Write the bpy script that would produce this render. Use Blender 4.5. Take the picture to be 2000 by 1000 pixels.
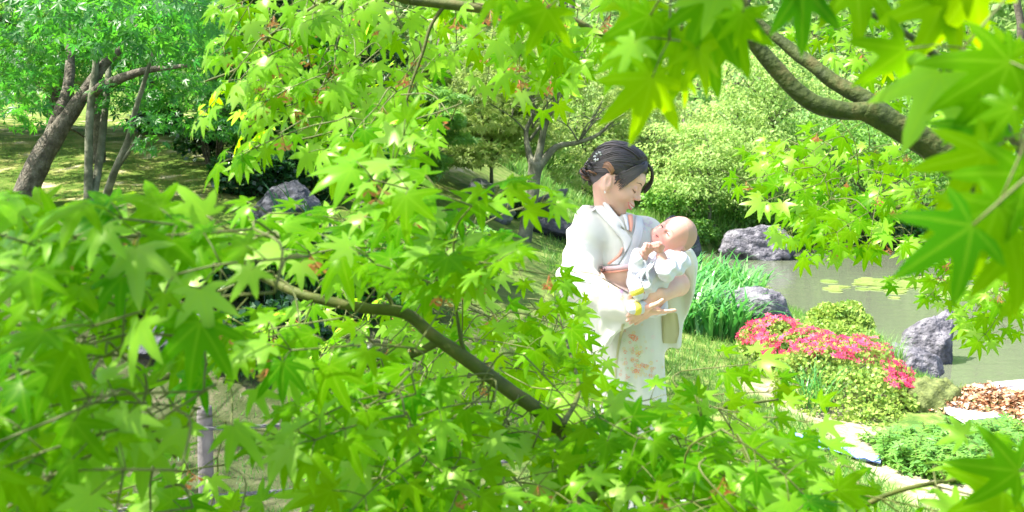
import bpy, math, random
import numpy as np
from mathutils import Vector, Matrix, noise
from mathutils.bvhtree import BVHTree

for o in list(bpy.data.objects):
    bpy.data.objects.remove(o)
SC = bpy.context.scene
COL = SC.collection
R = math.radians
rng = np.random.default_rng(11)
random.seed(11)

# ---------------------------------------------------------------- camera, sky, sun, exposure
CAMZ, PITCH, FPX = 1.6, R(6.7), 1944.0
cd = bpy.data.cameras.new('camera'); cam = bpy.data.objects.new('camera', cd); COL.objects.link(cam)
cd.sensor_width = 36; cd.lens = 35; cd.clip_start = 0.05; cd.clip_end = 2000
cam.location = (0, 0, CAMZ); cam.rotation_euler = (math.pi/2 - PITCH, 0, 0)
cd.dof.use_dof = True; cd.dof.focus_distance = 3.5; cd.dof.aperture_fstop = 10.0
SC.camera = cam
SUN = Vector((-0.50, -0.10, 0.86)).normalized()          # towards the sun
w = bpy.data.worlds.new('World'); SC.world = w; w.use_nodes = True
nt = w.node_tree; bg = nt.nodes['Background']; bg.inputs[1].default_value = 0.15
sky = nt.nodes.new('ShaderNodeTexSky'); sky.sky_type = 'NISHITA'; sky.sun_disc = False
sky.sun_elevation = math.asin(SUN.z); sky.sun_rotation = math.atan2(SUN.x, SUN.y)
sky.air_density = 1.0; sky.dust_density = 3.5; sky.ozone_density = 1.0
nt.links.new(sky.outputs[0], bg.inputs[0])
sl = bpy.data.lights.new('sun', 'SUN'); so = bpy.data.objects.new('sun', sl); COL.objects.link(so)
sl.energy = 5.0; sl.angle = R(0.5); sl.color = (1.0, 0.96, 0.88)
so.rotation_euler = SUN.to_track_quat('Z', 'Y').to_euler(); so.location = (-5, 2, 12)
SC.view_settings.view_transform = 'Standard'; SC.view_settings.look = 'None'
SC.view_settings.exposure = 1.72; SC.view_settings.gamma = 1.0
SC.render.engine = 'CYCLES'
SC.cycles.max_bounces = 10; SC.cycles.transmission_bounces = 6; SC.cycles.diffuse_bounces = 6
SC.cycles.use_denoising = True

# ---------------------------------------------------------------- helpers
CP, SP_ = math.cos(PITCH), math.sin(PITCH)
def P(px, py, d):
    """point seen at photo pixel (px, py) at depth d"""
    x = (px-1000)/FPX*d; yu = -(py-500)/FPX*d
    return Vector((x, d*CP + yu*SP_, CAMZ - d*SP_ + yu*CP))
def project(p):
    v = np.asarray(p, float) - np.array([0, 0, CAMZ])
    d = v[..., 1]*CP - v[..., 2]*SP_; yu = v[..., 1]*SP_ + v[..., 2]*CP
    dd = np.maximum(d, 1e-3)
    return 1000 + v[..., 0]/dd*FPX, 500 - yu/dd*FPX, d
def S(x, a, b):
    t = np.clip((np.asarray(x, float)-a)/(b-a), 0, 1); return t*t*(3-2*t)

def shore(y):
    return np.interp(y, [-40, 0, 4.5, 5.3, 6.0, 6.9, 7.6, 8.6, 10, 12, 14, 16, 17.6, 19, 60], [30, 16, 6.5, 4.7, 3.9, 3.55, 3.5, 3.55, 3.45, 3.3, 3.45, 3.2, 2.9, 4.5, 30])
def H(x, y):
    x = np.asarray(x, float); y = np.asarray(y, float)
    left = 1.15*S(y, 4.7, 8.4) + 0.65*S(y, 8.4, 14) + 0.05*np.maximum(y-14, 0)
    wl = 1 - S(x, -2.6, 2.6)
    far = 1.1*S(y, 20.0, 27) + 9*S(y, 26, 60) + 6*S(y, 60, 140)
    h = left*wl + far*(1-0.6*wl)
    pond = S(x, shore(y)-1.0, shore(y)+0.6)*(1-S(y, 18.0, 20.2))
    h = h*(1-pond) - 0.95*pond
    h = h + 0.025*np.sin(x*2.1+1)*np.sin(y*1.7) + 0.012*np.sin(x*6.1+y*3.3)
    return h
def Hs(x, y): return float(H(x, y))
def G(px, py):
    """ground point seen at pixel"""
    a = P(px, py, 1.0) - Vector((0, 0, CAMZ)); t = 1.5
    while t < 120:
        p = Vector((0, 0, CAMZ)) + a*t
        if p.z <= Hs(p.x, p.y): return Vector((p.x, p.y, Hs(p.x, p.y)))
        t *= 1.004
    return p
def onground(x, y, dz=0): return Vector((x, y, Hs(x, y)+dz))

def mesh_np(name, V, F, mats=None, smooth=True, attrs=None, midx=None):
    """V (n,3); F (m,k) or list of faces"""
    me = bpy.data.meshes.new(name)
    V = np.asarray(V, np.float32)
    if isinstance(F, np.ndarray):
        m, k = F.shape
        me.vertices.add(len(V)); me.vertices.foreach_set('co', V.ravel())
        me.loops.add(m*k); me.loops.foreach_set('vertex_index', F.astype(np.int32).ravel())
        me.polygons.add(m); me.polygons.foreach_set('loop_start', np.arange(0, m*k, k, dtype=np.int32))
        me.polygons.foreach_set('loop_total', np.full(m, k, np.int32))
    else:
        me.from_pydata([tuple(v) for v in V], [], [tuple(f) for f in F])
    if smooth: me.polygons.foreach_set('use_smooth', np.ones(len(me.polygons), bool))
    if midx is not None: me.polygons.foreach_set('material_index', np.asarray(midx, np.int32))
    for m_ in (mats or []): me.materials.append(m_)
    for k_, a in (attrs or {}).items():
        at = me.attributes.new(k_, 'FLOAT', 'POINT'); at.data.foreach_set('value', np.asarray(a, np.float32))
    me.update(); me.validate(clean_customdata=False)
    return me
def tag(o, label=None, cat=None, group=None, kind=None):
    if label: o['label'] = label
    if cat: o['category'] = cat
    if group: o['group'] = group
    if kind: o['kind'] = kind
    return o
def empty(name, loc, label, cat, group=None):
    o = bpy.data.objects.new(name, None); COL.objects.link(o); o.location = loc
    o.empty_display_size = 0.1
    return tag(o, label, cat, group)
def world_origin(o):
    v = Vector((0, 0, 0))
    while o is not None: v += o.location; o = o.parent
    return v
def link(name, me, parent=None, kind=None, mat=None):
    """me holds world coordinates; only translations are used on parents"""
    o = bpy.data.objects.new(name, me); COL.objects.link(o)
    if mat: me.materials.append(mat)
    if parent is not None:
        o.parent = parent
        o.location = -world_origin(parent)
    if kind: o['kind'] = kind
    return o
def recenter(o, c):
    """put a parentless mesh's origin at c"""
    c = Vector(c); o.data.transform(Matrix.Translation(-c)); o.location = c; return o
def inst(name, me, M, parent):
    o = bpy.data.objects.new(name, me); COL.objects.link(o); o.parent = parent
    o.matrix_basis = Matrix.Translation(-world_origin(parent)) @ M
    return o

def resample(pts, rad, n):
    """catmull-rom through pts with radii"""
    pts = [np.array(p, float) for p in pts]; rad = list(rad)
    if len(pts) == 2: pts = [pts[0], (pts[0]+pts[1])/2, pts[1]]; rad = [rad[0], (rad[0]+rad[-1])/2, rad[-1]]
    Q = [2*pts[0]-pts[1]] + pts + [2*pts[-1]-pts[-2]]; out = []; ro = []
    m = len(pts)-1
    for s in np.linspace(0, m-1e-6, n):
        i = int(s); t = s-i
        a, b, c, d = Q[i], Q[i+1], Q[i+2], Q[i+3]
        out.append(0.5*((2*b)+(-a+c)*t+(2*a-5*b+4*c-d)*t*t+(-a+3*b-3*c+d)*t**3))
        ro.append(rad[i]*(1-t)+rad[i+1]*t)
    return np.array(out), np.array(ro)
class MB:
    def __init__(s): s.V = []; s.F = []; s.n = 0; s.A = []
    def add(s, V, F, a=0.0):
        V = np.asarray(V, float); s.V.append(V); s.F += [tuple(i+s.n for i in f) for f in F]; s.n += len(V)
        s.A.append(np.full(len(V), a) if np.isscalar(a) else np.asarray(a))
    def tube(s, pts, rad, seg=8, n=None, bump=0.0, flat=1.0, a=0.0, up=None):
        if np.isscalar(rad): rad = [rad]*len(pts)
        if n is None: n = max(3, len(pts)*4)
        C, r = resample(pts, rad, n); V = []
        T = np.gradient(C, axis=0); T /= np.linalg.norm(T, axis=1)[:, None]+1e-9
        ref = np.array([0, 0, 1.0]) if up is None else np.array(up, float)
        if abs(T[0] @ ref) > 0.95: ref = np.array([1.0, 0, 0])
        for i in range(n):
            u = np.cross(T[i], ref); u /= np.linalg.norm(u)+1e-9; v = np.cross(u, T[i]); ref = v
            for k in range(seg):
                an = 2*math.pi*k/seg
                b = 1 + (bump*noise.noise(Vector(C[i]*9/max(r.max()*12, .3)+np.array([0, 0, k*3.1]))) if bump else 0)
                V.append(C[i] + (u*math.cos(an) + v*math.sin(an)*flat)*r[i]*b)
        F = []
        for i in range(n-1):
            for k in range(seg):
                k2 = (k+1) % seg
                F.append((i*seg+k, i*seg+k2, (i+1)*seg+k2, (i+1)*seg+k))
        F.append(tuple(range(seg-1, -1, -1))); F.append(tuple((n-1)*seg+k for k in range(seg)))
        s.add(V, F, a)
    def box(s, c, sz, rz=0, a=0.0, rot=None):
        c = Vector(c); M = rot if rot else Matrix.Rotation(rz, 3, 'Z')
        V = [c + M @ Vector((x*sz[0]/2, y*sz[1]/2, z*sz[2]/2)) for x in (-1, 1) for y in (-1, 1) for z in (-1, 1)]
        s.add([tuple(v) for v in V], [(0, 1, 3, 2), (4, 6, 7, 5), (0, 4, 5, 1), (2, 3, 7, 6), (0, 2, 6, 4), (1, 5, 7, 3)], a)
    def mesh(s, name, mats, smooth=True):
        V = np.concatenate(s.V) if s.V else np.zeros((0, 3))
        return mesh_np(name, V, s.F, mats, smooth, {'rnd': np.concatenate(s.A) if s.A else []})

# ---------------------------------------------------------------- materials
def newmat(name):
    m = bpy.data.materials.new(name); m.use_nodes = True; t = m.node_tree
    return m, t, t.nodes['Principled BSDF'], t.nodes['Material Output']
def N(t, ty, **kw):
    n = t.nodes.new(ty)
    for k, v in kw.items():
        if k.startswith('i_'): n.inputs[k[2:].replace('_', ' ')].default_value = v
        else: setattr(n, k, v)
    return n
def c4(c): return (c[0], c[1], c[2], 1)
def ramp(t, fac, stops):
    r = N(t, 'ShaderNodeValToRGB'); e = r.color_ramp.elements
    while len(e) < len(stops): e.new(0.5)
    for i, (p, c) in enumerate(stops): e[i].position = p; e[i].color = c4(c)
    t.links.new(fac, r.inputs[0]); return r.outputs[0]
def rndval(t):
    """one random number per leaf: the object's own plus the mesh attribute"""
    oi = N(t, 'ShaderNodeObjectInfo'); at = N(t, 'ShaderNodeAttribute', attribute_name='rnd')
    ad = N(t, 'ShaderNodeMath', operation='ADD'); fr = N(t, 'ShaderNodeMath', operation='FRACT')
    t.links.new(oi.outputs['Random'], ad.inputs[0]); t.links.new(at.outputs['Fac'], ad.inputs[1]); t.links.new(ad.outputs[0], fr.inputs[0])
    return fr.outputs[0]
def leafmat(name, cols, trans, mix=0.5, rough=0.35, spec=0.5, veins=0.0, vein=False):
    m, t, b, out = newmat(name); L = t.links.new
    r = rndval(t)
    col = ramp(t, r, [(i/(len(cols)-1), c) for i, c in enumerate(cols)])
    tcol = ramp(t, r, [(i/(len(trans)-1), c) for i, c in enumerate(trans)])
    if veins:
        tc = N(t, 'ShaderNodeTexCoord'); nz = N(t, 'ShaderNodeTexNoise'); nz.inputs['Scale'].default_value = 60
        L(tc.outputs['Generated'] if False else tc.outputs['Object'], nz.inputs['Vector'])
        mx = N(t, 'ShaderNodeMix', data_type='RGBA', blend_type='MULTIPLY'); mx.inputs[0].default_value = veins
        rr = ramp(t, nz.outputs[0], [(0.3, (.7, .75, .6)), (0.7, (1, 1, 1))])
        L(col, mx.inputs[6]); L(rr, mx.inputs[7]); col = mx.outputs[2]
    if vein:
        av = N(t, 'ShaderNodeAttribute', attribute_name='vein'); mr = N(t, 'ShaderNodeMapRange'); mr.interpolation_type = 'SMOOTHSTEP'
        mr.inputs['From Min'].default_value = .74; mr.inputs['From Max'].default_value = .97; mr.inputs['To Max'].default_value = .22
        L(av.outputs['Fac'], mr.inputs['Value'])
        for k_ in (0, 1):
            mv = N(t, 'ShaderNodeMix', data_type='RGBA'); L(mr.outputs[0], mv.inputs[0]); mv.inputs[7].default_value = c4((.30, .48, .03) if k_ == 0 else (.50, .78, .01))
            L(col if k_ == 0 else tcol, mv.inputs[6])
            if k_ == 0: col = mv.outputs[2]
            else: tcol = mv.outputs[2]
    L(col, b.inputs['Base Color']); b.inputs['Roughness'].default_value = rough
    b.inputs['Specular IOR Level'].default_value = spec
    if vein: b.inputs['IOR'].default_value = 1.36; b.inputs['Specular Tint'].default_value = (.85, 1, .45, 1)
    tr = N(t, 'ShaderNodeBsdfTranslucent'); L(tcol, tr.inputs[0])
    ms = N(t, 'ShaderNodeMixShader'); ms.inputs[0].default_value = mix
    L(b.outputs[0], ms.inputs[1]); L(tr.outputs[0], ms.inputs[2]); L(ms.outputs[0], out.inputs[0])
    return m
def surfmat(name, stops, scale=8, rough=0.8, bump=0.3, detail=6, dist=0.01, spec=0.3, w=None):
    m, t, b, out = newmat(name); L = t.links.new
    tc = N(t, 'ShaderNodeTexCoord'); nz = N(t, 'ShaderNodeTexNoise')
    nz.inputs['Scale'].default_value = scale; nz.inputs['Detail'].default_value = detail; nz.inputs['Roughness'].default_value = 0.62
    L(tc.outputs['Object'], nz.inputs['Vector'])
    L(ramp(t, nz.outputs[0], stops), b.inputs['Base Color'])
    b.inputs['Roughness'].default_value = rough; b.inputs['Specular IOR Level'].default_value = spec
    if bump:
        n2 = N(t, 'ShaderNodeTexNoise'); n2.inputs['Scale'].default_value = scale*3; n2.inputs['Detail'].default_value = 8
        L(tc.outputs['Object'], n2.inputs['Vector'])
        bp = N(t, 'ShaderNodeBump'); bp.inputs['Strength'].default_value = bump; bp.inputs['Distance'].default_value = dist
        L(n2.outputs[0], bp.inputs['Height']); L(bp.outputs[0], b.inputs['Normal'])
    return m
def plain(name, c, rough=0.6, spec=0.4, sss=0.0):
    m, t, b, out = newmat(name); b.inputs['Base Color'].default_value = c4(c); b.inputs['Roughness'].default_value = rough
    b.inputs['Specular IOR Level'].default_value = spec
    if sss:
        b.inputs['Subsurface Weight'].default_value = sss; b.inputs['Subsurface Scale'].default_value = 0.01
        b.inputs['Subsurface Radius'].default_value = (1.0, 0.4, 0.2)
    return m
M = {}
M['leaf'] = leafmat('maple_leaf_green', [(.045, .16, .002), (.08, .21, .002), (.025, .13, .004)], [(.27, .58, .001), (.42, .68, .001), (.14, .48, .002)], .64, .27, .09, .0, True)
M['leaf_sunlit'] = leafmat('maple_leaf_sunlit', [(.15, .31, .02), (.12, .29, .012), (.20, .35, .05)], [(.44, .76, .06), (.36, .72, .03), (.54, .80, .15)], .60, .28, .50, .0, True)  # same leaf with sunlight painted in: paler, yellower, more translucent
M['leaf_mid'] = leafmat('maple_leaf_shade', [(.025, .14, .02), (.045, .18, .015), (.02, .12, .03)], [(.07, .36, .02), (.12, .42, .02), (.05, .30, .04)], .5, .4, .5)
M['leaf_pale'] = leafmat('pale_leaf', [(.25, .39, .09), (.31, .43, .14), (.18, .36, .07)], [(.46, .66, .14), (.54, .70, .22), (.38, .62, .12)], .45, .5, .3)
M['leaf_olive'] = leafmat('olive_leaf', [(.22, .32, .07), (.30, .37, .12), (.17, .32, .06)], [(.42, .58, .11), (.50, .62, .17), (.35, .56, .10)], .45, .5, .3)
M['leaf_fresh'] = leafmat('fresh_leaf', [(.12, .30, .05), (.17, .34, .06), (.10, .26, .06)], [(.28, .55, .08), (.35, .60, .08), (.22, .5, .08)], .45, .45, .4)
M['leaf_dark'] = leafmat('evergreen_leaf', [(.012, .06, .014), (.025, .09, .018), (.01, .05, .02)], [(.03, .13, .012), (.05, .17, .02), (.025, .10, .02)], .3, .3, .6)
M['leaf_forest'] = leafmat('forest_leaf', [(.08, .18, .05), (.16, .28, .08), (.24, .33, .12)], [(.16, .38, .07), (.30, .52, .12), (.42, .58, .18)], .4, .5, .3)
M['grass'] = leafmat('grass_blade', [(.07, .20, .03), (.12, .26, .05), (.20, .28, .09)], [(.2, .45, .05), (.25, .5, .08), (.36, .48, .14)], .4, .5, .3)
M['azalea'] = leafmat('azalea_leaf', [(.24, .36, .06), (.30, .40, .09), (.14, .30, .05)], [(.42, .6, .08), (.5, .64, .12), (.3, .52, .06)], .35, .45, .3)
M['flower'] = leafmat('azalea_flower', [(.62, .035, .12), (.70, .07, .17), (.72, .15, .26)], [(.75, .06, .18), (.8, .10, .24), (.8, .2, .34)], .4, .6, .2)
M['lily'] = leafmat('daylily_leaf', [(.05, .24, .05), (.09, .31, .07), (.18, .38, .12)], [(.1, .42, .06), (.16, .5, .08), (.25, .55, .12)], .35, .28, .6)
M['seed'] = leafmat('maple_seed', [(.45, .12, .06), (.5, .2, .08), (.45, .28, .10)], [(.6, .2, .1), (.7, .3, .12), (.6, .4, .15)], .4, .5, .3)
M['bark'] = surfmat('maple_bark', [(.3, (.05, .042, .03)), (.5, (.11, .095, .07)), (.7, (.20, .18, .14))], 18, .9, 1.0, dist=.02)
M['bark_green'] = surfmat('green_bark', [(.3, (.035, .050, .010)), (.55, (.07, .085, .015)), (.75, (.12, .10, .035))], 30, .7, .5, dist=.004)
M['bark_brown'] = surfmat('brown_limb_bark', [(.28, (.016, .026, .005)), (.5, (.038, .058, .008)), (.72, (.085, .075, .022))], 34, .75, .8, dist=.006)
M['bark_grey'] = surfmat('grey_bark', [(.3, (.06, .065, .04)), (.5, (.12, .125, .08)), (.7, (.24, .24, .17))], 9, .85, .6, dist=.015)
M['twig'] = plain('green_twig', (.085, .10, .02), .6)
M['rock'] = surfmat('grey_rock', [(.30, (.022, .024, .028)), (.44, (.085, .083, .098)), (.56, (.16, .155, .175)), (.72, (.30, .29, .31))], 9, .85, 1.0, 12, .045)
M['rock_dark'] = surfmat('dark_rock', [(.3, (.015, .018, .022)), (.5, (.045, .047, .058)), (.72, (.13, .13, .15))], 7, .8, .9, 9, .03)
M['rock_moss'] = surfmat('mossy_rock', [(.36, (.06, .065, .075)), (.5, (.13, .14, .14)), (.6, (.10, .15, .04)), (.75, (.22, .24, .22))], 6, .85, .9, 9, .03)
M['skin'] = plain('skin', (.76, .49, .365), .5, .35, .15)
M['skin_baby'] = plain('baby_skin', (.66, .38, .31), .5, .35, .15)
M['lip'] = plain('lip', (.66, .20, .18), .4)
M['black'] = plain('dark_lash', (.02, .012, .01), .6)
M['wood'] = surfmat('weathered_wood', [(.3, (.08, .075, .07)), (.7, (.18, .165, .15))], 12, .8, .5)
M['rope'] = surfmat('grey_rope', [(.3, (.06, .06, .062)), (.7, (.14, .14, .145))], 80, .9, .6, dist=.003)

# ================================================================ SETTING
# ---- terrain sheet
def axis(a, b, fine, coarse, f0, f1):
    out = [a]
    while out[-1] < b:
        x = out[-1]; dd = 0 if f0 <= x <= f1 else min(abs(x-f0), abs(x-f1))
        out.append(x + fine + (coarse-fine)*min(1, dd/60))
    return np.array(out)
xs = axis(-300, 300, .09, 9, -7, 9); ys = axis(-30, 420, .09, 9, 1.5, 22)
X, Y = np.meshgrid(xs, ys, indexing='ij'); Z = H(X, Y)
Z = Z + .012*np.sin(X*17+np.sin(Y*11))*np.sin(Y*15)*(np.abs(X) < 15)
V = np.stack([X, Y, Z], -1).reshape(-1, 3); ny = len(ys)
ii, jj = np.meshgrid(np.arange(len(xs)-1), np.arange(ny-1), indexing='ij'); q = (ii*ny+jj).ravel()
F = np.stack([q, q+ny, q+ny+1, q+1], 1)
def seg_d(x, y, pts):
    d = np.full(x.shape, 1e9)
    for (a, b) in zip(pts[:-1], pts[1:]):
        a = np.array(a); b = np.array(b); ab = b-a; t = np.clip(((x-a[0])*ab[0]+(y-a[1])*ab[1])/(ab@ab), 0, 1)
        d = np.minimum(d, np.hypot(x-a[0]-t*ab[0], y-a[1]-t*ab[1]))
    return d
def gp(px, py): g = G(px, py); return (g.x, g.y)
# gravel walk across the foreground, and the bare sandy strip in front of the azalea
walk = [(-6, 2.9), (-2, 3.25), (0, 3.55), (1.0, 3.7), (2.2, 3.1), (4, 1.5)]
strip = [gp(1500, 760), gp(1600, 800), gp(1690, 850), gp(1760, 900), gp(1850, 960)]
dw = seg_d(V[:, 0], V[:, 1], walk); ds = seg_d(V[:, 0], V[:, 1], strip)
jit = .08*np.sin(V[:, 0]*5+V[:, 1]*3)+.05*np.sin(V[:, 1]*13)
walk_a = 1-S(dw+jit, .50, .62); sand_a = 1-S(ds+jit*.6, .12, .26)
mound = S(-V[:, 0], -.5, 1.2)*S(V[:, 1], 6.2, 8.0)*(1-S(V[:, 1], 17, 22))
mt, t, b, out = newmat('ground'); L = t.links.new
tc = N(t, 'ShaderNodeTexCoord')
def nz(sc, det=6, w=0):
    n = N(t, 'ShaderNodeTexNoise'); n.inputs['Scale'].default_value = sc; n.inputs['Detail'].default_value = det; L(tc.outputs['Object'], n.inputs['Vector']); return n.outputs[0]
def mixc(f, a, c):
    m_ = N(t, 'ShaderNodeMix', data_type='RGBA'); L(f, m_.inputs[0]); L(a, m_.inputs[6]); L(c, m_.inputs[7]); return m_.outputs[2]
def attr(n): a = N(t, 'ShaderNodeAttribute', attribute_name=n); return a.outputs['Fac']
grassc0 = ramp(t, nz(9), [(.3, (.05, .11, .02)), (.5, (.11, .17, .035)), (.7, (.19, .22, .07))])
shaded_groundc = ramp(t, nz(7), [(.35, (.03, .045, .012)), (.55, (.06, .07, .03)), (.75, (.12, .10, .07))]); grassc = mixc(attr('shaded_ground'), grassc0, shaded_groundc)  # dark ground behind the fence, its shade painted into the colour
moss_sunc = ramp(t, nz(3.0, 9), [(.32, (.04, .075, .010)), (.5, (.08, .125, .018)), (.60, (.17, .18, .05)), (.70, (.36, .32, .21))])  # moss tones; the palest stop paints sun patches on the mound
gravc = ramp(t, nz(60, 4), [(.3, (.18, .18, .20)), (.5, (.34, .33, .36)), (.7, (.52, .50, .54))])
sandc = ramp(t, nz(30, 5), [(.3, (.20, .18, .11)), (.7, (.42, .38, .26))])
col = mixc(attr('mound'), grassc, moss_sunc); col = mixc(attr('walk'), col, gravc); col = mixc(attr('sand'), col, sandc)
L(col, b.inputs['Base Color']); b.inputs['Roughness'].default_value = .95; b.inputs['Specular IOR Level'].default_value = .1
bp = N(t, 'ShaderNodeBump'); bp.inputs['Strength'].default_value = .7; bp.inputs['Distance'].default_value = .02
L(nz(45, 8), bp.inputs['Height']); L(bp.outputs[0], b.inputs['Normal'])
go = link('ground', mesh_np('ground', V, F, [mt], True, {'walk': walk_a, 'sand': sand_a, 'mound': mound, 'shaded_ground': (1-S(V[:, 0], -.4, .4))*(1-S(V[:, 1], 6.4, 7.6))})); go['kind'] = 'structure'

# ---- pond water
mw, t, b, out = newmat('pond_water'); L = t.links.new
b.inputs['Base Color'].default_value = (.10, .115, .075, 1); b.inputs['Roughness'].default_value = .07; b.inputs['IOR'].default_value = 1.33
b.inputs['Specular IOR Level'].default_value = .5
tc = N(t, 'ShaderNodeTexCoord'); mp = N(t, 'ShaderNodeMapping'); mp.inputs['Scale'].default_value = (1, 2.6, 1)
L(tc.outputs['Object'], mp.inputs[0])
n1 = N(t, 'ShaderNodeTexNoise'); n1.inputs['Scale'].default_value = 2.0; n1.inputs['Detail'].default_value = 3; L(mp.outputs[0], n1.inputs['Vector'])
bp = N(t, 'ShaderNodeBump'); bp.inputs['Strength'].default_value = .24; bp.inputs['Distance'].default_value = .03; L(n1.outputs[0], bp.inputs['Height']); L(bp.outputs[0], b.inputs['Normal'])
wy = np.linspace(1, 20.5, 60); WV = []; WF = []
for i, y_ in enumerate(wy):
    x0 = float(shore(y_))-1.5; WV += [(x0, y_, -.5), (60, y_, -.5)]
    if i: WF.append((2*i-2, 2*i-1, 2*i+1, 2*i))
wo = link('pond_water', mesh_np('pond_water', WV, WF, [mw], False)); wo['kind'] = 'structure'

# ---- far wooded slope ground continues as terrain; sky is the world

# ================================================================ FOLIAGE TEMPLATES
def maple_leaf(detail=2, droop=.25, fold=.18, seed=0, lobes=7):
    """palmate leaf, tip along +x, size 1, normal +z"""
    r_ = random.Random(seed)
    if lobes == 7: A = [(-128, .42), (-82, .74), (-40, .93), (0, 1.0), (40, .93), (82, .74), (128, .42)]
    else: A = [(-100, .55), (-48, .88), (0, 1.0), (48, .88), (100, .55)]
    A = [(a+r_.uniform(-5, 5), l*r_.uniform(.92, 1.06)) for a, l in A]
    def pt(ang, rr, up=0):
        a = R(ang); x, y = rr*math.cos(a), rr*math.sin(a)
        return [x, y, up - droop*rr*rr - .10*abs(y)*fold*4]
    V = [pt(0, 0.0)]; F = []
    n = len(A)
    sin_i = []
    for i in range(n+1):                                    # notches between the lobes
        if i == 0: V.append(pt(A[0][0]-24, .07))
        elif i == n: V.append(pt(A[-1][0]+24, .07))
        else: V.append(pt((A[i-1][0]+A[i][0])/2, .36*min(A[i-1][1], A[i][1])+.08))
        sin_i.append(len(V)-1)
    for i, (a, l) in enumerate(A):
        s0, s1 = sin_i[i], sin_i[i+1]; b0 = len(V)
        wd = 12.8 if l > .6 else 15
        V.append(pt(a, l*.46, fold*.06)); mid = b0
        V.append(pt(a-wd*1.15, l*.52)); V.append(pt(a+wd*1.15, l*.52)); wl_, wr_ = b0+1, b0+2
        if detail > 1:
            V.append(pt(a, l*.75, fold*.03)); V.append(pt(a-wd*.56, l*.76)); V.append(pt(a+wd*.56, l*.76)); V.append(pt(a, l))
            m2, nl, nr, tp = b0+3, b0+4, b0+5, b0+6
            F += [(0, s0, mid), (s0, wl_, mid), (0, mid, s1), (s1, mid, wr_), (wl_, nl, m2, mid), (mid, m2, nr, wr_), (nl, tp, m2), (m2, tp, nr)]
        else:
            V.append(pt(a, l)); tp = b0+3
            F += [(0, s0, mid), (s0, wl_, mid), (0, mid, s1), (s1, mid, wr_), (wl_, tp, mid), (mid, tp, wr_)]
    # triangulate
    T = []
    for f in F:
        if len(f) == 3: T.append(f)
        else: T += [(f[0], f[1], f[2]), (f[0], f[2], f[3])]
    return np.array(V), np.array(T)
def star_leaf(seed=0, droop=.3, n=5):
    r_ = random.Random(seed); V = [(0, 0, 0)]; F = []
    for i in range(n):
        a = R(-105 + 210*i/(n-1)); l = (1 - .4*abs(2*i/(n-1)-1))*r_.uniform(.9, 1.1); w_ = .17
        for (rr, da) in ((.5, -w_), (1, 0), (.5, w_)):
            V.append((l*rr*math.cos(a+da*2), l*rr*math.sin(a+da*2), -droop*(l*rr)**2))
        b0 = len(V)-3; F += [(0, b0, b0+1), (0, b0+1, b0+2)]
    return np.array(V), np.array(F)
def diamond(ratio=.45, droop=.15):
    return np.array([(0, 0, 0), (.5, -ratio, -.02), (1, 0, -droop), (.5, ratio, -.02)]), np.array([(0, 1, 2), (0, 2, 3)])
def frames(tipdir, normal):
    x = tipdir/(np.linalg.norm(tipdir, axis=1)[:, None]+1e-9)
    y = np.cross(normal, x); y /= np.linalg.norm(y, axis=1)[:, None]+1e-9
    z = np.cross(x, y)
    return np.stack([x, y, z], -1)          # columns
def scatter_mesh(name, tmpl, pos, Rm, size, mat, rnd=None):
    TV, TF = tmpl; n = len(pos)
    V = np.einsum('nij,vj->nvi', Rm, TV)*size[:, None, None] + pos[:, None, :]
    F = TF[None]+(np.arange(n)*len(TV))[:, None, None]
    if rnd is None: rnd = rng.random(n)
    return mesh_np(name, V.reshape(-1, 3), F.reshape(-1, TF.shape[1]), [mat], False, {'rnd': np.repeat(rnd, len(TV))})
def unit(v): return v/(np.linalg.norm(v, axis=-1, keepdims=True)+1e-9)

def crown_points(blobs, n, flat=.35, shell=.55):
    """points through a set of ellipsoid pads (cx,cy,cz,rx,ry,rz)"""
    B = np.array(blobs, float); vol = np.cbrt(B[:, 3]*B[:, 4]*B[:, 5])**2; pr = vol/vol.sum()
    k = rng.choice(len(B), n, p=pr); d = unit(rng.normal(size=(n, 3)))
    rr = (shell + (1-shell)*rng.random(n)**.7)
    rr *= 1 + .22*np.array([noise.noise(Vector((d[i, 0]*2.3+k[i], d[i, 1]*2.3, d[i, 2]*2.3))) for i in range(n)])
    pos = B[k, :3] + d*B[k, 3:]*rr[:, None]
    return pos, d
def crown_mesh(name, blobs, n, size, mat, tmpl, droop=.5, flat=.6):
    pos, d = crown_points(blobs, n)
    # thin out to leave gaps
    keep = np.array([noise.noise(Vector(p*1.9)) + .5*noise.noise(Vector(p*5.1)) > -.28 for p in pos]); pos = pos[keep]; d = d[keep]; n = len(pos)
    tip = unit(d*np.array([1, 1, .2]) + rng.normal(size=(n, 3))*.7 + np.array([0, 0, -droop]))
    nor = unit(d*.5 + rng.normal(size=(n, 3))*.35 + np.array([0, 0, flat]))
    sz = size*(.7+.6*rng.random(n))
    return scatter_mesh(name, tmpl, pos, frames(tip, nor), sz, mat)
def pads(cx, cy, cz, rx, ry, rz, n, pr=.45, seed=0, flat=.4):
    """n flattish foliage pads filling an ellipsoid"""
    r_ = np.random.default_rng(seed); out = []
    for i in range(n):
        d = unit(r_.normal(size=3)); rr = r_.random()**.45
        p = np.array([cx, cy, cz]) + d*np.array([rx, ry, rz])*rr*.85
        s = pr*(.6+.8*r_.random()); out.append((*p, s, s, s*flat))
    return out

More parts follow.
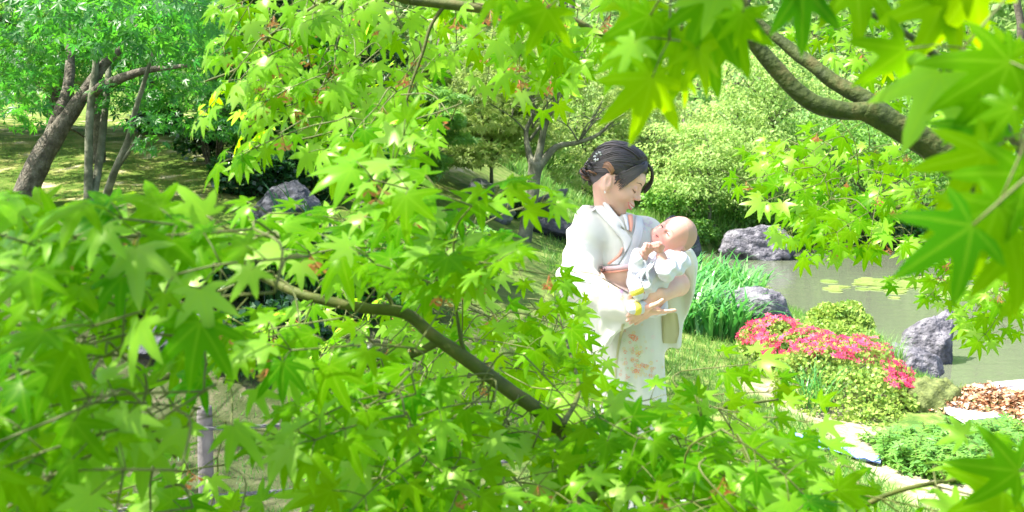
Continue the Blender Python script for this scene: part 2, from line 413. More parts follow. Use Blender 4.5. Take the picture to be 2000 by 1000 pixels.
# ---- rocks
def rock(name, c, size, label, mat, seed, sharp=1.0, rz=0, group=None, peak=None, cuts=11):
    r_ = random.Random(seed)
    import bmesh
    bm = bmesh.new(); bmesh.ops.create_icosphere(bm, subdivisions=5, radius=1)
    planes = [(Vector((r_.gauss(0, 1), r_.gauss(0, 1), r_.gauss(.25, .9))).normalized(), r_.uniform(.62, .92)) for _ in range(cuts)]
    for v in bm.verts:
        p = v.co.copy()
        for n_, dd in planes:
            e = p.dot(n_)-dd
            if e > 0: p -= n_*e*.93*sharp
        q = p*1.6+Vector((seed*3.3, 0, 0))
        p += p.normalized()*(.13*noise.noise(q) + .08*noise.noise(q*2.7) + .045*abs(noise.noise(q*6)) + .02*noise.noise(q*15))
        if peak: p.x += peak*max(p.z, 0)**2; p.z *= 1+.15*max(0, p.x*(1 if peak > 0 else -1))
        v.co = Vector((p.x*size[0], p.y*size[1], p.z*size[2]))
    me = bpy.data.meshes.new(name); bm.to_mesh(me); bm.free()
    me.polygons.foreach_set('use_smooth', np.ones(len(me.polygons), bool))
    me.materials.append(mat)
    o = bpy.data.objects.new(name, me); COL.objects.link(o); o.location = c; o.rotation_euler = (0, 0, rz)
    return tag(o, label, 'rock', group)
def rk(px, py, w_px, h_px, label, mat, seed, zoff=0, dep=.8, **kw):
    """rock whose base centre is at pixel (px,py)"""
    g = G(px, py) if zoff is not None else None
    d = float(project(np.array(g))[2]); w_ = w_px/FPX*d; h_ = h_px/FPX*d
    c = g + Vector((0, w_*dep*.3, h_*.42+(zoff or 0)))
    return rock('rock', c, (w_*.56, w_*.5*dep, h_*.66), label, mat, seed, **kw)
# on the water plane z=-.5
def W(px, py, z=-.5):
    a = P(px, py, 1.0)-Vector((0, 0, CAMZ)); return Vector((0, 0, CAMZ))+a*((z-CAMZ)/a.z)
def rockW(px, py, w_px, h_px, label, mat, seed, dep=.8, **kw):
    g = W(px, py); d = float(project(np.array(g))[2]); w_ = w_px/FPX*d; h_ = h_px/FPX*d
    return rock('rock', g+Vector((0, w_*dep*.35, h_*.36)), (w_*.56, w_*.5*dep, h_*.72), label, mat, seed, **kw)
rockW(1494, 508, 140, 62, 'wide grey boulder at the far edge of the pond', M['rock'], 3, .7, sharp=.7)
rockW(1426, 494, 36, 26, 'small flat grey stone beside the big far boulder', M['rock'], 14, .7)
rockW(1824, 710, 98, 96, 'pointed upright grey rock standing in the pond water', M['rock'], 27, .8, peak=.5)
rockW(1788, 760, 110, 84, 'low brownish grey rock in front of the pointed pond rock', M['rock'], 8, .8)
rockW(1748, 716, 60, 34, 'pale low stone between the azalea flowers and the pond', M['rock'], 31, .8)
rk(1482, 668, 140, 104, 'lavender grey pitted rock behind the pink azalea', M['rock'], 5, dep=.8, sharp=.5)
rk(345, 715, 190, 90, 'dark grey rock among shrubs behind the lower left leaves', M['rock_dark'], 6)
rk(556, 452, 120, 86, 'dark rounded boulder at the foot of the mossy slope', M['rock_dark'], 7, sharp=.5)
rk(972, 432, 62, 44, 'moss topped grey stone left of the forked tree', M['rock_moss'], 9)
rk(1078, 428, 58, 50, 'upright mossy stone right of the forked tree trunk', M['rock_moss'], 10, peak=.4)
rk(1078, 466, 92, 42, 'broad dark low rock beside the forked tree base', M['rock_dark'], 12)
rk(935, 396, 60, 44, 'shadowed brownish rock behind the moss topped stone', M['rock_moss'], 13)
# dark rounded shape of unclear kind, built as a rock, mostly hidden by the baby
rk(1324, 545, 84, 112, 'smooth dark navy rounded shape showing behind the head of the baby', M['rock_dark'], 21, sharp=.2, cuts=2)

# ================================================================ MID AND FAR VEGETATION
STAR = star_leaf(1); DIA = diamond(); LDIA = diamond(.28, .3)
def limb(pts, rad, mat, parent, name, seg=8, bump=.12, n=None):
    mb = MB(); mb.tube(pts, rad, seg, n or len(pts)*5, bump)
    return link(name, mb.mesh(name, [mat]), parent)
def mid_tree(base, label, trunks, crowns, mat_bark, group='trees around the pond'):
    """trunks: list of (name, pts, radii); crowns: list of (blobs, n, size, mat, tmpl)"""
    t_ = empty('maple_tree', base, label, 'tree', group)
    for nm, pts, rad in trunks: limb(pts, rad, mat_bark, t_, nm)
    for blobs, n, sz, mat, tm in crowns:
        o = link('crown', crown_mesh('crown', blobs, n, sz, mat, tm), t_, 'stuff')
    return t_
def sub_branches(root_pts, n, length, r0, mat, parent, up=.3, seed=0):
    r_ = random.Random(seed); mb = MB()
    for i in range(n):
        p = Vector(root_pts[r_.randrange(len(root_pts))]); a = r_.uniform(0, 6.28)
        d = Vector((math.cos(a), math.sin(a), up+r_.uniform(-.2, .3))).normalized()*length*r_.uniform(.5, 1.1)
        m_ = p + d*.5 + Vector((r_.uniform(-.1, .1), r_.uniform(-.1, .1), r_.uniform(0, .12)))*length
        mb.tube([p, m_, p+d], [r0, r0*.6, r0*.25], 5, 8, .1)
        for j in range(2):
            q = m_ + Vector((r_.uniform(-.5, .5), r_.uniform(-.5, .5), r_.uniform(0, .4)))*length*.6
            mb.tube([m_, (m_+q)/2+Vector((0, 0, .04)), q], [r0*.5, r0*.35, r0*.15], 4, 6, .1)
    return link('branch', mb.mesh('branch', [mat]), parent)

# -- leaning maple on the mound, far left
gA = G(45, 402); dA = float(project(np.array(gA))[2])
def q(px, py, dd=0, base=None): return P(px, py, (base or dA)+dd)
tA = empty('maple_tree', gA, 'leaning grey brown maple with a forked trunk at the far left of the mound', 'tree', 'trees on the mossy mound')
k = dA/FPX
limb([q(28, 440), q(48, 385), q(80, 310), q(125, 240), q(168, 178), q(205, 125), q(245, 85), q(270, 50)], [24*k, 23*k, 22*k, 16*k, 12*k, 9*k, 7*k, 5*k], M['bark'], tA, 'trunk', 12)
limb([q(82, 312), q(112, 230, .1), q(132, 175, .2), q(137, 110, .3), q(130, 40, .4), q(128, -60, .6)], [16*k, 12*k, 11*k, 9*k, 8*k, 6*k], M['bark'], tA, 'branch', 10)
limb([q(160, 195), q(200, 170, -.1), q(250, 148, -.3), q(300, 135, -.4), q(370, 128, -.6)], [9*k, 10*k, 8*k, 6*k, 3*k], M['bark'], tA, 'branch', 10)
limb([q(120, 245), q(150, 258, .4), q(165, 268, .6)], [3*k, 2.6*k, 2*k], M['bark'], tA, 'branch', 6)
bl = []
for (px, py, dd, rr) in [(20, 30, -1, .5), (110, 60, -1.6, .45), (190, 30, -2, .5), (270, 50, -2.2, .45), (330, 40, -2.4, .4), (60, 180, 0, .45), (20, 120, .5, .5), (150, 10, .8, .6), (360, 90, -1.5, .4), (40, 230, .4, .35), (10, 200, -.8, .35), (300, 10, -.5, .6), (250, -40, -1, .7), (80, -60, 0, .8), (400, 30, -1.8, .4), (220, 85, -2.3, .25)]:
    c = q(px, py, dd); bl.append((*c, rr, rr, rr*.33))
r_ = np.random.default_rng(77)
for i in range(60):                     # unseen pads added above the picture to shade the mound and fence ground
    bl.append((r_.uniform(-7.5, -1.0), r_.uniform(3.9, 13), r_.uniform(3.4, 4.6), .75, .75, .22))
link('crown', crown_mesh('crown', bl, 26000, .064, M['leaf_mid'], STAR, .5, .5), tA, 'stuff')
# -- slender clump
gB = G(190, 405); dB = float(project(np.array(gB))[2]); k = dB/FPX
tB = empty('maple_tree', gB, 'slender grey maple clump of three thin stems right of the leaning maple', 'tree', 'trees on the mossy mound')
def qb(px, py, dd=0): return P(px, py, dB+dd)
limb([qb(172, 400), qb(173, 330), qb(176, 220), qb(186, 140), qb(192, 60), qb(190, -30)], [9*k, 8.5*k, 8*k, 7*k, 5*k, 4*k], M['bark_grey'], tB, 'trunk')
limb([qb(178, 400), qb(192, 330, .1), qb(205, 220, .2), qb(212, 140, .3), qb(216, 50, .4), qb(222, -40, .5)], [9*k, 8*k, 7*k, 6*k, 5*k, 4*k], M['bark_grey'], tB, 'trunk')
limb([qb(200, 408), qb(222, 340, -.2), qb(250, 275, -.3), qb(265, 215, -.4), qb(285, 150, -.5), qb(300, 95, -.6)], [9*k, 7*k, 6*k, 5*k, 4*k, 3*k], M['bark_grey'], tB, 'trunk')
limb([qb(228, 330, -.2), qb(250, 300, -.3), qb(275, 265, -.5)], [4*k, 3.4*k, 2*k], M['bark_grey'], tB, 'branch', 6)
bl = []
for (px, py, dd, rr) in [(260, 190, .3, .4), (310, 170, 0, .4), (350, 230, .2, .35), (290, 240, -.5, .22), (330, 120, .6, .5), (230, 120, 1, .5), (180, 80, 1.3, .5), (390, 180, .8, .45), (100, 120, 1.4, .6), (40, 90, 1.8, .7), (420, 250, .4, .3), (300, 280, -.6, .18), (0, 180, 1.8, .6)]:
    c = qb(px, py, dd); bl.append((*c, rr, rr, rr*.35))
link('crown', crown_mesh('crown', bl, 4200, .055, M['leaf_mid'], STAR, .4, .6), tB, 'stuff')
# -- dark stout trunk further back
gC = G(190, 318); dC = float(project(np.array(gC))[2]); k = dC/FPX
tC = empty('maple_tree', gC, 'stout dark trunk standing behind the slender maple clump', 'tree', 'trees on the mossy mound')
limb([P(190, 325, dC), P(191, 250, dC), P(188, 150, dC), P(180, 20, dC)], [17*k, 14*k, 12*k, 9*k], M['bark'], tC, 'trunk')
link('crown', crown_mesh('crown', pads(*P(200, 0, dC), 2.6, 2.0, 1.2, 16, .7, 3), 5200, .085, M['leaf_fresh'], STAR), tC, 'stuff')

# -- dark wood closing the top of the mound
def backwood(px, py, w_m, h_m, label, mat, seed):
    g = G(px, py); t_ = empty('tree', g, label, 'tree', 'trees on the mossy mound'); r_ = random.Random(seed)
    mb = MB(); mb.tube([g-Vector((0, 0, .2)), g+Vector((.1, 0, h_m*.4)), g+Vector((.25, .1, h_m))], [.13, .10, .05], 10, 16, .2); link('trunk', mb.mesh('trunk', [M['bark']]), t_)
    link('crown', crown_mesh('crown', pads(g.x, g.y, g.z+h_m*.58, w_m/2, w_m/3, h_m*.50, 60, .62, seed, .38), 11000, .085, mat, STAR, .4, .6), t_, 'stuff')
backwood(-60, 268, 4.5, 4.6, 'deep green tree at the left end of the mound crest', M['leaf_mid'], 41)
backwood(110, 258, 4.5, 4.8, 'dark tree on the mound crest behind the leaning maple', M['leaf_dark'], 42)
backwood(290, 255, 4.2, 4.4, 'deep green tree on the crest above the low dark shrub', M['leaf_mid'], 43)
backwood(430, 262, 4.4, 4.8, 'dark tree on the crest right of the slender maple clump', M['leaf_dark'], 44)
# -- forked maple in the middle
gD = G(1028, 470); dD = float(project(np.array(gD))[2]); k = dD/FPX
tD = empty('maple_tree', gD, 'grey forked maple with spreading crown behind the woman', 'tree')
def qd(px, py, dd=0): return P(px, py, dD+dd)
limb([qd(1018, 490), qd(1026, 455), qd(1036, 400), qd(1043, 350), qd(1046, 318)], [17*k, 14*k, 13*k, 13*k, 14*k], M['bark_grey'], tD, 'trunk', 12)
limb([qd(1044, 330), qd(1032, 295, .1), qd(1028, 255, .2), qd(1040, 225, .2), qd(1042, 180, .3)], [10*k, 6.5*k, 5*k, 4*k, 3*k], M['bark_grey'], tD, 'branch')
limb([qd(1048, 325), qd(1056, 285), qd(1066, 240, -.1), qd(1085, 195, -.2), qd(1110, 150, -.4)], [10*k, 7*k, 6*k, 4.5*k, 2.5*k], M['bark_grey'], tD, 'branch')
limb([qd(1050, 330), qd(1072, 300), qd(1092, 285), qd(1130, 278, -.1), qd(1170, 262, -.2), qd(1195, 238, -.3), qd(1220, 222, -.5)], [9*k, 7.5*k, 6*k, 4.5*k, 3.5*k, 2.6*k, 1.6*k], M['bark_grey'], tD, 'branch')
limb([qd(1034, 275, .2), qd(1060, 240, .1), qd(1090, 200, 0), qd(1105, 170, -.1)], [3.5*k, 3*k, 2*k, 1.4*k], M['bark_grey'], tD, 'branch', 6)
limb([qd(1130, 278), qd(1150, 250), qd(1165, 220), qd(1180, 190)], [2.5*k, 2*k, 1.5*k, 1*k], M['bark_grey'], tD, 'branch', 6)
bl = []
for (px, py, dd, rr) in [(1110, 130, 0, .55), (1040, 150, .6, .5), (970, 170, .3, .55), (920, 230, .4, .5), (940, 300, .8, .45), (1180, 170, .2, .6), (1250, 200, .5, .55), (1210, 110, .8, .6), (1120, 250, 1.0, .4), (1180, 300, 1.2, .45), (1000, 230, 1.2, .45), (880, 290, 1, .5), (1280, 140, .8, .6), (1060, 90, 0, .6), (960, 90, 0, .6), (1150, 340, 1.4, .5)]:
    c = qd(px, py, dd); bl.append((*c, rr, rr, rr*.33))
link('crown', crown_mesh('crown', bl, 7600, .058, M['leaf_olive'], STAR, .3, .8), tD, 'stuff')

sub_branches([qd(1040, 250, .2), qd(1066, 240, -.1), qd(1100, 170, -.3), qd(1130, 278, -.1), qd(1170, 262, -.2), qd(1090, 200), qd(1030, 260, .2)], 16, .75, 2.2*k, M['bark_grey'], tD, .7, 9)['kind'] = 'stuff'
def tree_at(px, py, label, top_px, w_px, n, size, mat, bark, tm=None, npads=18, seed=1, trunk_r=5, lean=0, cat_group='trees around the pond', prf=.20, d=None, zc=None):
    g = G(px, py); d_ = float(project(np.array(g))[2]); k = d_/FPX
    h = (py-top_px)*k; rx = w_px*k/2
    t_ = empty('tree', g, label, 'tree', cat_group)
    top = g + Vector((lean*h, 0, h*.8))
    mb = MB(); mb.tube([g-Vector((0, 0, .1)), g+Vector((lean*h*.4, 0, h*.3)), top], [trunk_r*k, trunk_r*k*.8, trunk_r*k*.3], 8, 14, .15)
    link('trunk', mb.mesh('trunk', [bark]), t_)
    roots = [g.lerp(top, f) for f in (.25, .35, .45, .6, .75)]
    sub_branches(roots, 14, rx*.9, trunk_r*k*.4, bark, t_, .5, seed)
    c = g + Vector((lean*h*.5, 0, h*.56))
    link('crown', crown_mesh('crown', pads(c.x, c.y, c.z, rx, rx*.7, h*.46, int(npads*1.5), rx*prf*1.8, seed, .26), int(n*1.35), size*.9, mat, tm or LDIA, .3, .7), t_, 'stuff')
    return t_
# pale spreading trees beyond the pond
tree_at(1385, 452, 'pale yellow green small tree on the far bank behind the baby', 235, 330, 9000, .075, M['leaf_pale'], M['bark_grey'], seed=4, npads=34, trunk_r=4)
tree_at(1250, 415, 'olive tinted maple directly behind the head of the woman', 190, 300, 8000, .075, M['leaf_olive'], M['bark_grey'], STAR, seed=5, npads=30, trunk_r=4)
tree_at(1500, 440, 'tall pale tree behind the wide grey boulder of the far shore', 60, 360, 11000, .085, M['leaf_pale'], M['bark_grey'], seed=6, npads=44, trunk_r=6)
tree_at(1700, 470, 'dense green tree on the far bank under the thick limb', 170, 400, 9000, .085, M['leaf_fresh'], M['bark'], seed=7, npads=40, trunk_r=6)
tree_at(1920, 480, 'shaded green tree at the far right end of the pond', 100, 340, 8000, .09, M['leaf_fresh'], M['bark'], seed=8, npads=36, trunk_r=7)
tree_at(820, 400, 'bluish green fine leaved tree left of the forked maple', 130, 220, 8000, .06, M['leaf_fresh'], M['bark'], STAR, seed=9, npads=34, trunk_r=4)
tree_at(960, 385, 'pale layered maple between the blue green tree and forked maple', 60, 300, 9000, .07, M['leaf_olive'], M['bark_grey'], STAR, seed=10, npads=34, trunk_r=4)
tree_at(1140, 395, 'light green tree rising behind the forked maple crown', 20, 340, 9000, .08, M['leaf_pale'], M['bark_grey'], seed=15, npads=36, trunk_r=5)
tree_at(560, 350, 'deep green tree behind the mound shrubs', 30, 340, 9000, .075, M['leaf_mid'], M['bark'], STAR, seed=11, npads=34, trunk_r=6)
tree_at(700, 360, 'shady dark evergreen between the mound and the blue green tree', 40, 260, 8000, .07, M['leaf_dark'], M['bark'], seed=12, npads=36, trunk_r=6)

# -- shrubs
def shrub(px, py, w_px, h_px, label, mat, n, size, seed, tm=None, dep=.8, name='shrub', group=None, cat='shrub', flowers=None, yoff=.5, ground=None, core=True, bumps=16):
    g = ground or G(px, py); d_ = float(project(np.array(g))[2]); k = d_/FPX
    rx, h = w_px*k/2, h_px*k; ry = rx*dep
    t_ = empty(name, g+Vector((0, ry*yoff, 0)), label, cat, group)
    c = t_.location
    r_ = np.random.default_rng(seed)
    bl = [(c.x, c.y, c.z+h*.42, rx*.80, ry*.80, h*.48)]
    for i in range(bumps):
        a = r_.uniform(0, 6.28); e = r_.uniform(-.1, 1.3)
        bl.append((c.x+math.cos(a)*math.cos(e)*rx*.72, c.y+math.sin(a)*math.cos(e)*ry*.72, c.z+h*.40+math.sin(e)*h*.42, rx*.26, ry*.26, h*.20))
    link('foliage', crown_mesh('foliage', bl, n, size, mat, tm or DIA, .1, .6), t_, 'stuff')
    mb = MB()
    for i in range(9):
        a = r_.uniform(0, 6.28); rr = r_.uniform(.3, .8)
        mb.tube([c+Vector((math.cos(a)*.05, math.sin(a)*.05, -.05)), c+Vector((math.cos(a)*rx*rr*.5, math.sin(a)*ry*rr*.5, h*.35)), c+Vector((math.cos(a)*rx*rr, math.sin(a)*ry*rr, h*.75))], [rx*.035, rx*.025, rx*.01], 5, 7, .1)
    link('stem', mb.mesh('stem', [M['bark']]), t_)
    return t_
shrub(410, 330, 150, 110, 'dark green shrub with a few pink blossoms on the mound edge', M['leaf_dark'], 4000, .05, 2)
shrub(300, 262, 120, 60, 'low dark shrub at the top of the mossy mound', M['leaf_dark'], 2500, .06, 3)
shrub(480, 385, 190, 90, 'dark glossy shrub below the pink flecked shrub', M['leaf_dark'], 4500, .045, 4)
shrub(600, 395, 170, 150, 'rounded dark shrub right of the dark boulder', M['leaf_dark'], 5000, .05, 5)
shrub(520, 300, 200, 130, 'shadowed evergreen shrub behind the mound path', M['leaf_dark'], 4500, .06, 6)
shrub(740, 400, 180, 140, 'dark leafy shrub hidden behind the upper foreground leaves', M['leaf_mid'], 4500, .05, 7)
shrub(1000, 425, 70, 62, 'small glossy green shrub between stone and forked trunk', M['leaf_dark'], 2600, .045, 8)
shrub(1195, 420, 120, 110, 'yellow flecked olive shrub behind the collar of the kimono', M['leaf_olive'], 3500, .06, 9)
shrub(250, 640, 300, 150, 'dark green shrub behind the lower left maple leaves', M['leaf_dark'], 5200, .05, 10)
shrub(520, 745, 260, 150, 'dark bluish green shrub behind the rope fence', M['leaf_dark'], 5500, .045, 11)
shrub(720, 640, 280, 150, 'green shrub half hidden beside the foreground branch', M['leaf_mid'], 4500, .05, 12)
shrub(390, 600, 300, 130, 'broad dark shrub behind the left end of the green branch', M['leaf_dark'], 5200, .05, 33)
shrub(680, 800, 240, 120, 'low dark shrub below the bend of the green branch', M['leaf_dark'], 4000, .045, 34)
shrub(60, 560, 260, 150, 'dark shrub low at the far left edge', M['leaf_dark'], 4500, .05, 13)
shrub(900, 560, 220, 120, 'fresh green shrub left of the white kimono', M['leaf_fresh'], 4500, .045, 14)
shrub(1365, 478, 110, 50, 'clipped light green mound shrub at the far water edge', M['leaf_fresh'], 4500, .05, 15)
shrub(1335, 440, 190, 90, 'bright green bank shrub behind the head of the baby', M['leaf_fresh'], 5000, .06, 16)
shrub(1460, 450, 160, 80, 'small leaved green shrub behind the wide grey boulder', M['leaf_fresh'], 4000, .06, 17)
shrub(1590, 492, 170, 60, 'low green shrub at the waterline right of the wide boulder', M['leaf_fresh'], 3600, .06, 18)
shrub(1730, 492, 200, 60, 'shaded dark shrub overhanging the far water', M['leaf_dark'], 3600, .07, 19)
shrub(1860, 500, 240, 70, 'dark green bank shrub far right of the pond', M['leaf_mid'], 3600, .07, 20)
# round light bush between rock and pond
shrub(1610, 712, 110, 44, 'pale frosted green low shrub below the round bright bush', M['leaf_fresh'], 3000, .028, 22, dep=.6)
# pink azalea sweep: three cushions in one bush
def cushions(cs, n, size, mat, parent, shell=.80):
    B = np.array(cs); k = rng.integers(0, len(cs), n); d = unit(rng.normal(size=(n, 3)))
    pos = B[k, :3]+d*B[k, 3:]*(shell+(1.02-shell)*rng.random(n))[:, None]
    nb = np.array([noise.noise(Vector(p*9)) for p in pos]); pos = pos + d*nb[:, None]*.06
    ins = np.zeros(n, bool)
    for b_ in B: ins |= ((((pos-b_[:3])/(b_[3:]*.78))**2).sum(1) < 1)
    nb2 = np.array([noise.noise(Vector(p*14)) for p in pos]); kp = ~ins & (nb2 > -.32-.15*d[:, 2]); pos = pos[kp]; d = d[kp]; n = len(pos)
    tip = unit(d+rng.normal(size=(n, 3))*.8); nor = unit(d+rng.normal(size=(n, 3))*.5)
    return link('foliage', scatter_mesh('foliage', DIA, pos, frames(tip, nor), size*(.7+.6*rng.random(n)), mat), parent, 'stuff')
def round_bush():
    g = G(1630, 700); d_ = float(project(np.array(g))[2]); k = d_/FPX
    t_ = empty('shrub', g+Vector((0, .3, 0)), 'round bright yellow green bush between the lavender rock and pond', 'shrub')
    cs = []
    for (px, py, dd, r1) in [(1635, 648, .3, 44), (1600, 640, .35, 30), (1668, 640, .3, 34), (1636, 618, .35, 32), (1590, 668, .2, 30), (1690, 668, .2, 28), (1640, 670, .1, 40), (1612, 620, .5, 24), (1662, 616, .5, 22), (1700, 690, .1, 22)]:
        c = P(px, py, d_+dd); cs.append((*c, r1*k, r1*k, r1*k*.85))
    cushions(cs, 26000, .030, M['azalea'], t_)
    mb = MB()
    for i in range(14):
        c = Vector(cs[i % len(cs)][:3]); f = onground(t_.location.x+rng.normal()*.06, t_.location.y+rng.normal()*.06, -.03); mb.tube([f, f.lerp(c, .5), c], [.010, .007, .003], 5, 7)
    link('stem', mb.mesh('stem', [M['bark']]), t_)
round_bush()
def azalea():
    g = G(1650, 868); t_ = empty('azalea_bush', g+Vector((0, .4, 0)), 'wide clipped azalea bush topped with bright pink flowers', 'bush')
    cs = []
    for (px, py, d_, rx, ry, rz) in [(1512, 672, 6.9, .22, .26, .17), (1570, 705, 6.6, .27, .30, .21), (1600, 765, 6.15, .28, .30, .30), (1655, 745, 6.3, .34, .40, .27), (1640, 800, 5.95, .30, .26, .22), (1700, 785, 6.1, .28, .34, .24), (1735, 795, 6.05, .20, .24, .20), (1690, 830, 5.85, .26, .24, .16)]:
        c = P(px, py, d_); cs.append((*c, rx, ry, rz))
    n = 30000; B = np.array(cs); k = rng.integers(0, len(cs), n); d = unit(rng.normal(size=(n, 3)))
    pos = B[k, :3]+d*B[k, 3:]*(.80+.22*rng.random(n))[:, None]
    nb = np.array([noise.noise(Vector(p*9)) for p in pos]); pos = pos + d*nb[:, None]*.05
    # drop what is deep inside another cushion
    ins = np.zeros(n, bool)
    for j, b_ in enumerate(B): ins |= ((((pos-b_[:3])/(b_[3:]*.80))**2).sum(1) < 1)
    nb2 = np.array([noise.noise(Vector(p*16)) for p in pos])
    kp = ~ins & (nb2 > -.30-.15*d[:, 2]); pos = pos[kp]; d = d[kp]; n = len(pos)
    tip = unit(d + rng.normal(size=(n, 3))*.8); nor = unit(d+rng.normal(size=(n, 3))*.5)
    link('foliage', scatter_mesh('foliage', DIA, pos, frames(tip, nor), .020+.012*rng.random(n), M['azalea']), t_, 'stuff')
    # flowers: five petalled, gathered on the upper back
    px, py, dd = project(pos); rt = px > 1715
    line = np.interp(px, [1460, 1500, 1600, 1700, 1800], [664, 684, 700, 722, 752])
    fm = np.array([noise.noise(Vector(p*5.0+np.array([5, 0, 0]))) for p in pos])
    band = (py < line+4+fm*26) & (d[:, 2] > .0) & (fm > -.46) & (d[:, 1] < .9)
    idx = np.where(band & ~(rt & (py > 765)))[0]; idx = idx[rng.random(len(idx)) < .34][:1400]; m_ = len(idx)
    PV = [(0, 0, 0)]; PF = []
    for i in range(5):
        a = i*1.2566
        for rr, da, z in ((.55, -.42, .12), (1, 0, .10), (.55, .42, .12)): PV.append((rr*math.cos(a+da), rr*math.sin(a+da), z+.15*rr))
        b0 = len(PV)-3; PF += [(0, b0, b0+1), (0, b0+1, b0+2)]
    nn = unit(d[idx]+rng.normal(size=(m_, 3))*.35); tp = unit(np.cross(nn, rng.normal(size=(m_, 3))))
    link('flowers', scatter_mesh('flowers', (np.array(PV), np.array(PF)), pos[idx]+d[idx]*.022, frames(tp, nn), .021+.008*rng.random(m_), M['flower']), t_, 'stuff')
    mb = MB()
    for i in range(26):
        b_ = B[rng.integers(0, len(B))]; c = Vector(b_[:3]); f = onground(c.x+random.uniform(-.1, .1), c.y+random.uniform(-.1, .1), -.03)
        mb.tube([f, f.lerp(c, .5)+Vector((random.uniform(-.05, .05), 0, 0)), c+Vector((random.uniform(-.15, .15), random.uniform(-.1, .1), .1))], [.008, .006, .003], 5, 7)
    link('stem', mb.mesh('stem', [M['bark']]), t_)
azalea()

# -- strap leaved plants
def strap_clump(name, label, cat, g, rx, ry, n, L_, wd, mat, seed, arch=.8, group=None, kind=None, max_parts=0):
    r_ = np.random.default_rng(seed); V = []; F = []; A = []
    t_ = None
    for i in range(n):
        a = r_.uniform(0, 6.28); rr = math.sqrt(r_.random())
        bx, by = g.x+rx*rr*math.cos(a), g.y+ry*rr*math.sin(a); bz = Hs(bx, by)-.02
        az = r_.uniform(0, 6.28); L1 = L_*r_.uniform(.6, 1.15); ar = arch*r_.uniform(.5, 1.3)
        w1 = wd*r_.uniform(.7, 1.2); u = np.array([math.cos(az), math.sin(az), 0]); s_ = np.array([-u[1], u[0], 0])
        b0 = len(V); m = 7; th = math.pi/2-r_.uniform(.05, .35); p = np.array([bx, by, bz])
        for j in range(m):
            f = j/(m-1); ww = w1*(1-f**2.2)*(.6+.4*min(1, f*4))
            V += [p+s_*ww/2, p-s_*ww/2]; A += [r_.random()]*0
            p = p + (u*math.cos(th)+np.array([0, 0, 1])*math.sin(th))*L1/(m-1); th -= ar*1.9/(m-1)*(.4+f*1.3)
            if j: F.append((b0+2*j-2, b0+2*j-1, b0+2*j+1, b0+2*j))
        A += [r_.random()]*(2*m)
    o = link(name, mesh_np(name, V, np.array(F), [mat], True, {'rnd': A}))
    tag(o, label, cat, group, kind)
    return recenter(o, g)
gl = G(1392, 662)
strap_clump('daylily_clump', 'arching glossy daylily leaves between the kimono and lavender rock', 'plant', gl+Vector((0, .35, 0)), .36, .40, 560, .52, .034, M['lily'], 3, 1.15)
gl = G(1400, 590)
strap_clump('daylily_clump', 'further back pale green daylily leaves behind the front clump', 'plant', gl+Vector((0, .2, 0)), .50, .6, 460, .52, .034, M['lily'], 4, 1.1)
strap_clump('grass_tuft', 'fine pale grass tuft between the azalea and the pond', 'grass tuft', G(1715, 712), .16, .2, 420, .28, .006, M['grass'], 5, .6)
strap_clump('grass_tuft', 'long thin grass leaves at the left foot of the azalea', 'grass tuft', G(1585, 800), .10, .12, 90, .34, .010, M['lily'], 6, .8)
strap_clump('fern_clump', 'dark green long leaved plant behind the lower branch', 'plant', G(590, 560), .4, .4, 300, .6, .03, M['leaf_dark'], 7, .9)

# -- broad pale ground plants, lower right (mugwort like)
def herb(label, g, rx, ry, n, size, mat, seed, hgt=.25, tm=None):
    r_ = np.random.default_rng(seed); a = r_.random(n)*6.28; rr = np.sqrt(r_.random(n))
    x = g.x+rx*rr*np.cos(a); y = g.y+ry*rr*np.sin(a)
    # stems, each with a whorl of leaves up its height
    ns = n//9; sx, sy = x[:ns], y[:ns]; sh = hgt*(.5+.7*r_.random(ns)); sz = H(sx, sy)
    mb = MB(); pos = []; tips = []
    for i in range(ns):
        p0 = np.array([sx[i], sy[i], sz[i]-.02]); p1 = p0+np.array([r_.normal()*.04, r_.normal()*.04, sh[i]])
        if i < 260: mb.tube([p0, (p0+p1)/2, p1], .0025, 4, 3)
        for j in range(9):
            f = .25+.75*j/8; az = j*2.4+i; pos.append(p0+(p1-p0)*f); tips.append((math.cos(az), math.sin(az), .25-.5*(1-f)+r_.normal()*.2))
    pos = np.array(pos); tips = unit(np.array(tips)); m = len(pos)
    nor = unit(np.array([0, 0, 1.0])+r_.normal(size=(m, 3))*.3)
    t_ = empty('herb_patch', g, label, 'plants')
    link('leaves', scatter_mesh('leaves', tm or star_leaf(4, .3, 5), pos, frames(tips, nor), size*(.7+.6*r_.random(m)), mat), t_, 'stuff')
    link('stem', mb.mesh('stem', [M['twig']]), t_)
    return t_
herb('pale feathery mugwort like plants in the lower right corner', G(1900, 915), .42, .30, 3600, .050, M['leaf_fresh'], 3, .15)
herb('broad leaved green weeds at the foot of the azalea', G(1770, 885), .16, .20, 1000, .045, M['leaf_fresh'], 4, .10)
herb('green weeds growing below the debris heap', G(1950, 868), .40, .2, 1800, .045, M['leaf_fresh'], 5, .10)
herb('low leafy plants behind the bank rocks', G(1420, 548), .6, .8, 3000, .05, M['azalea'], 6, .12)

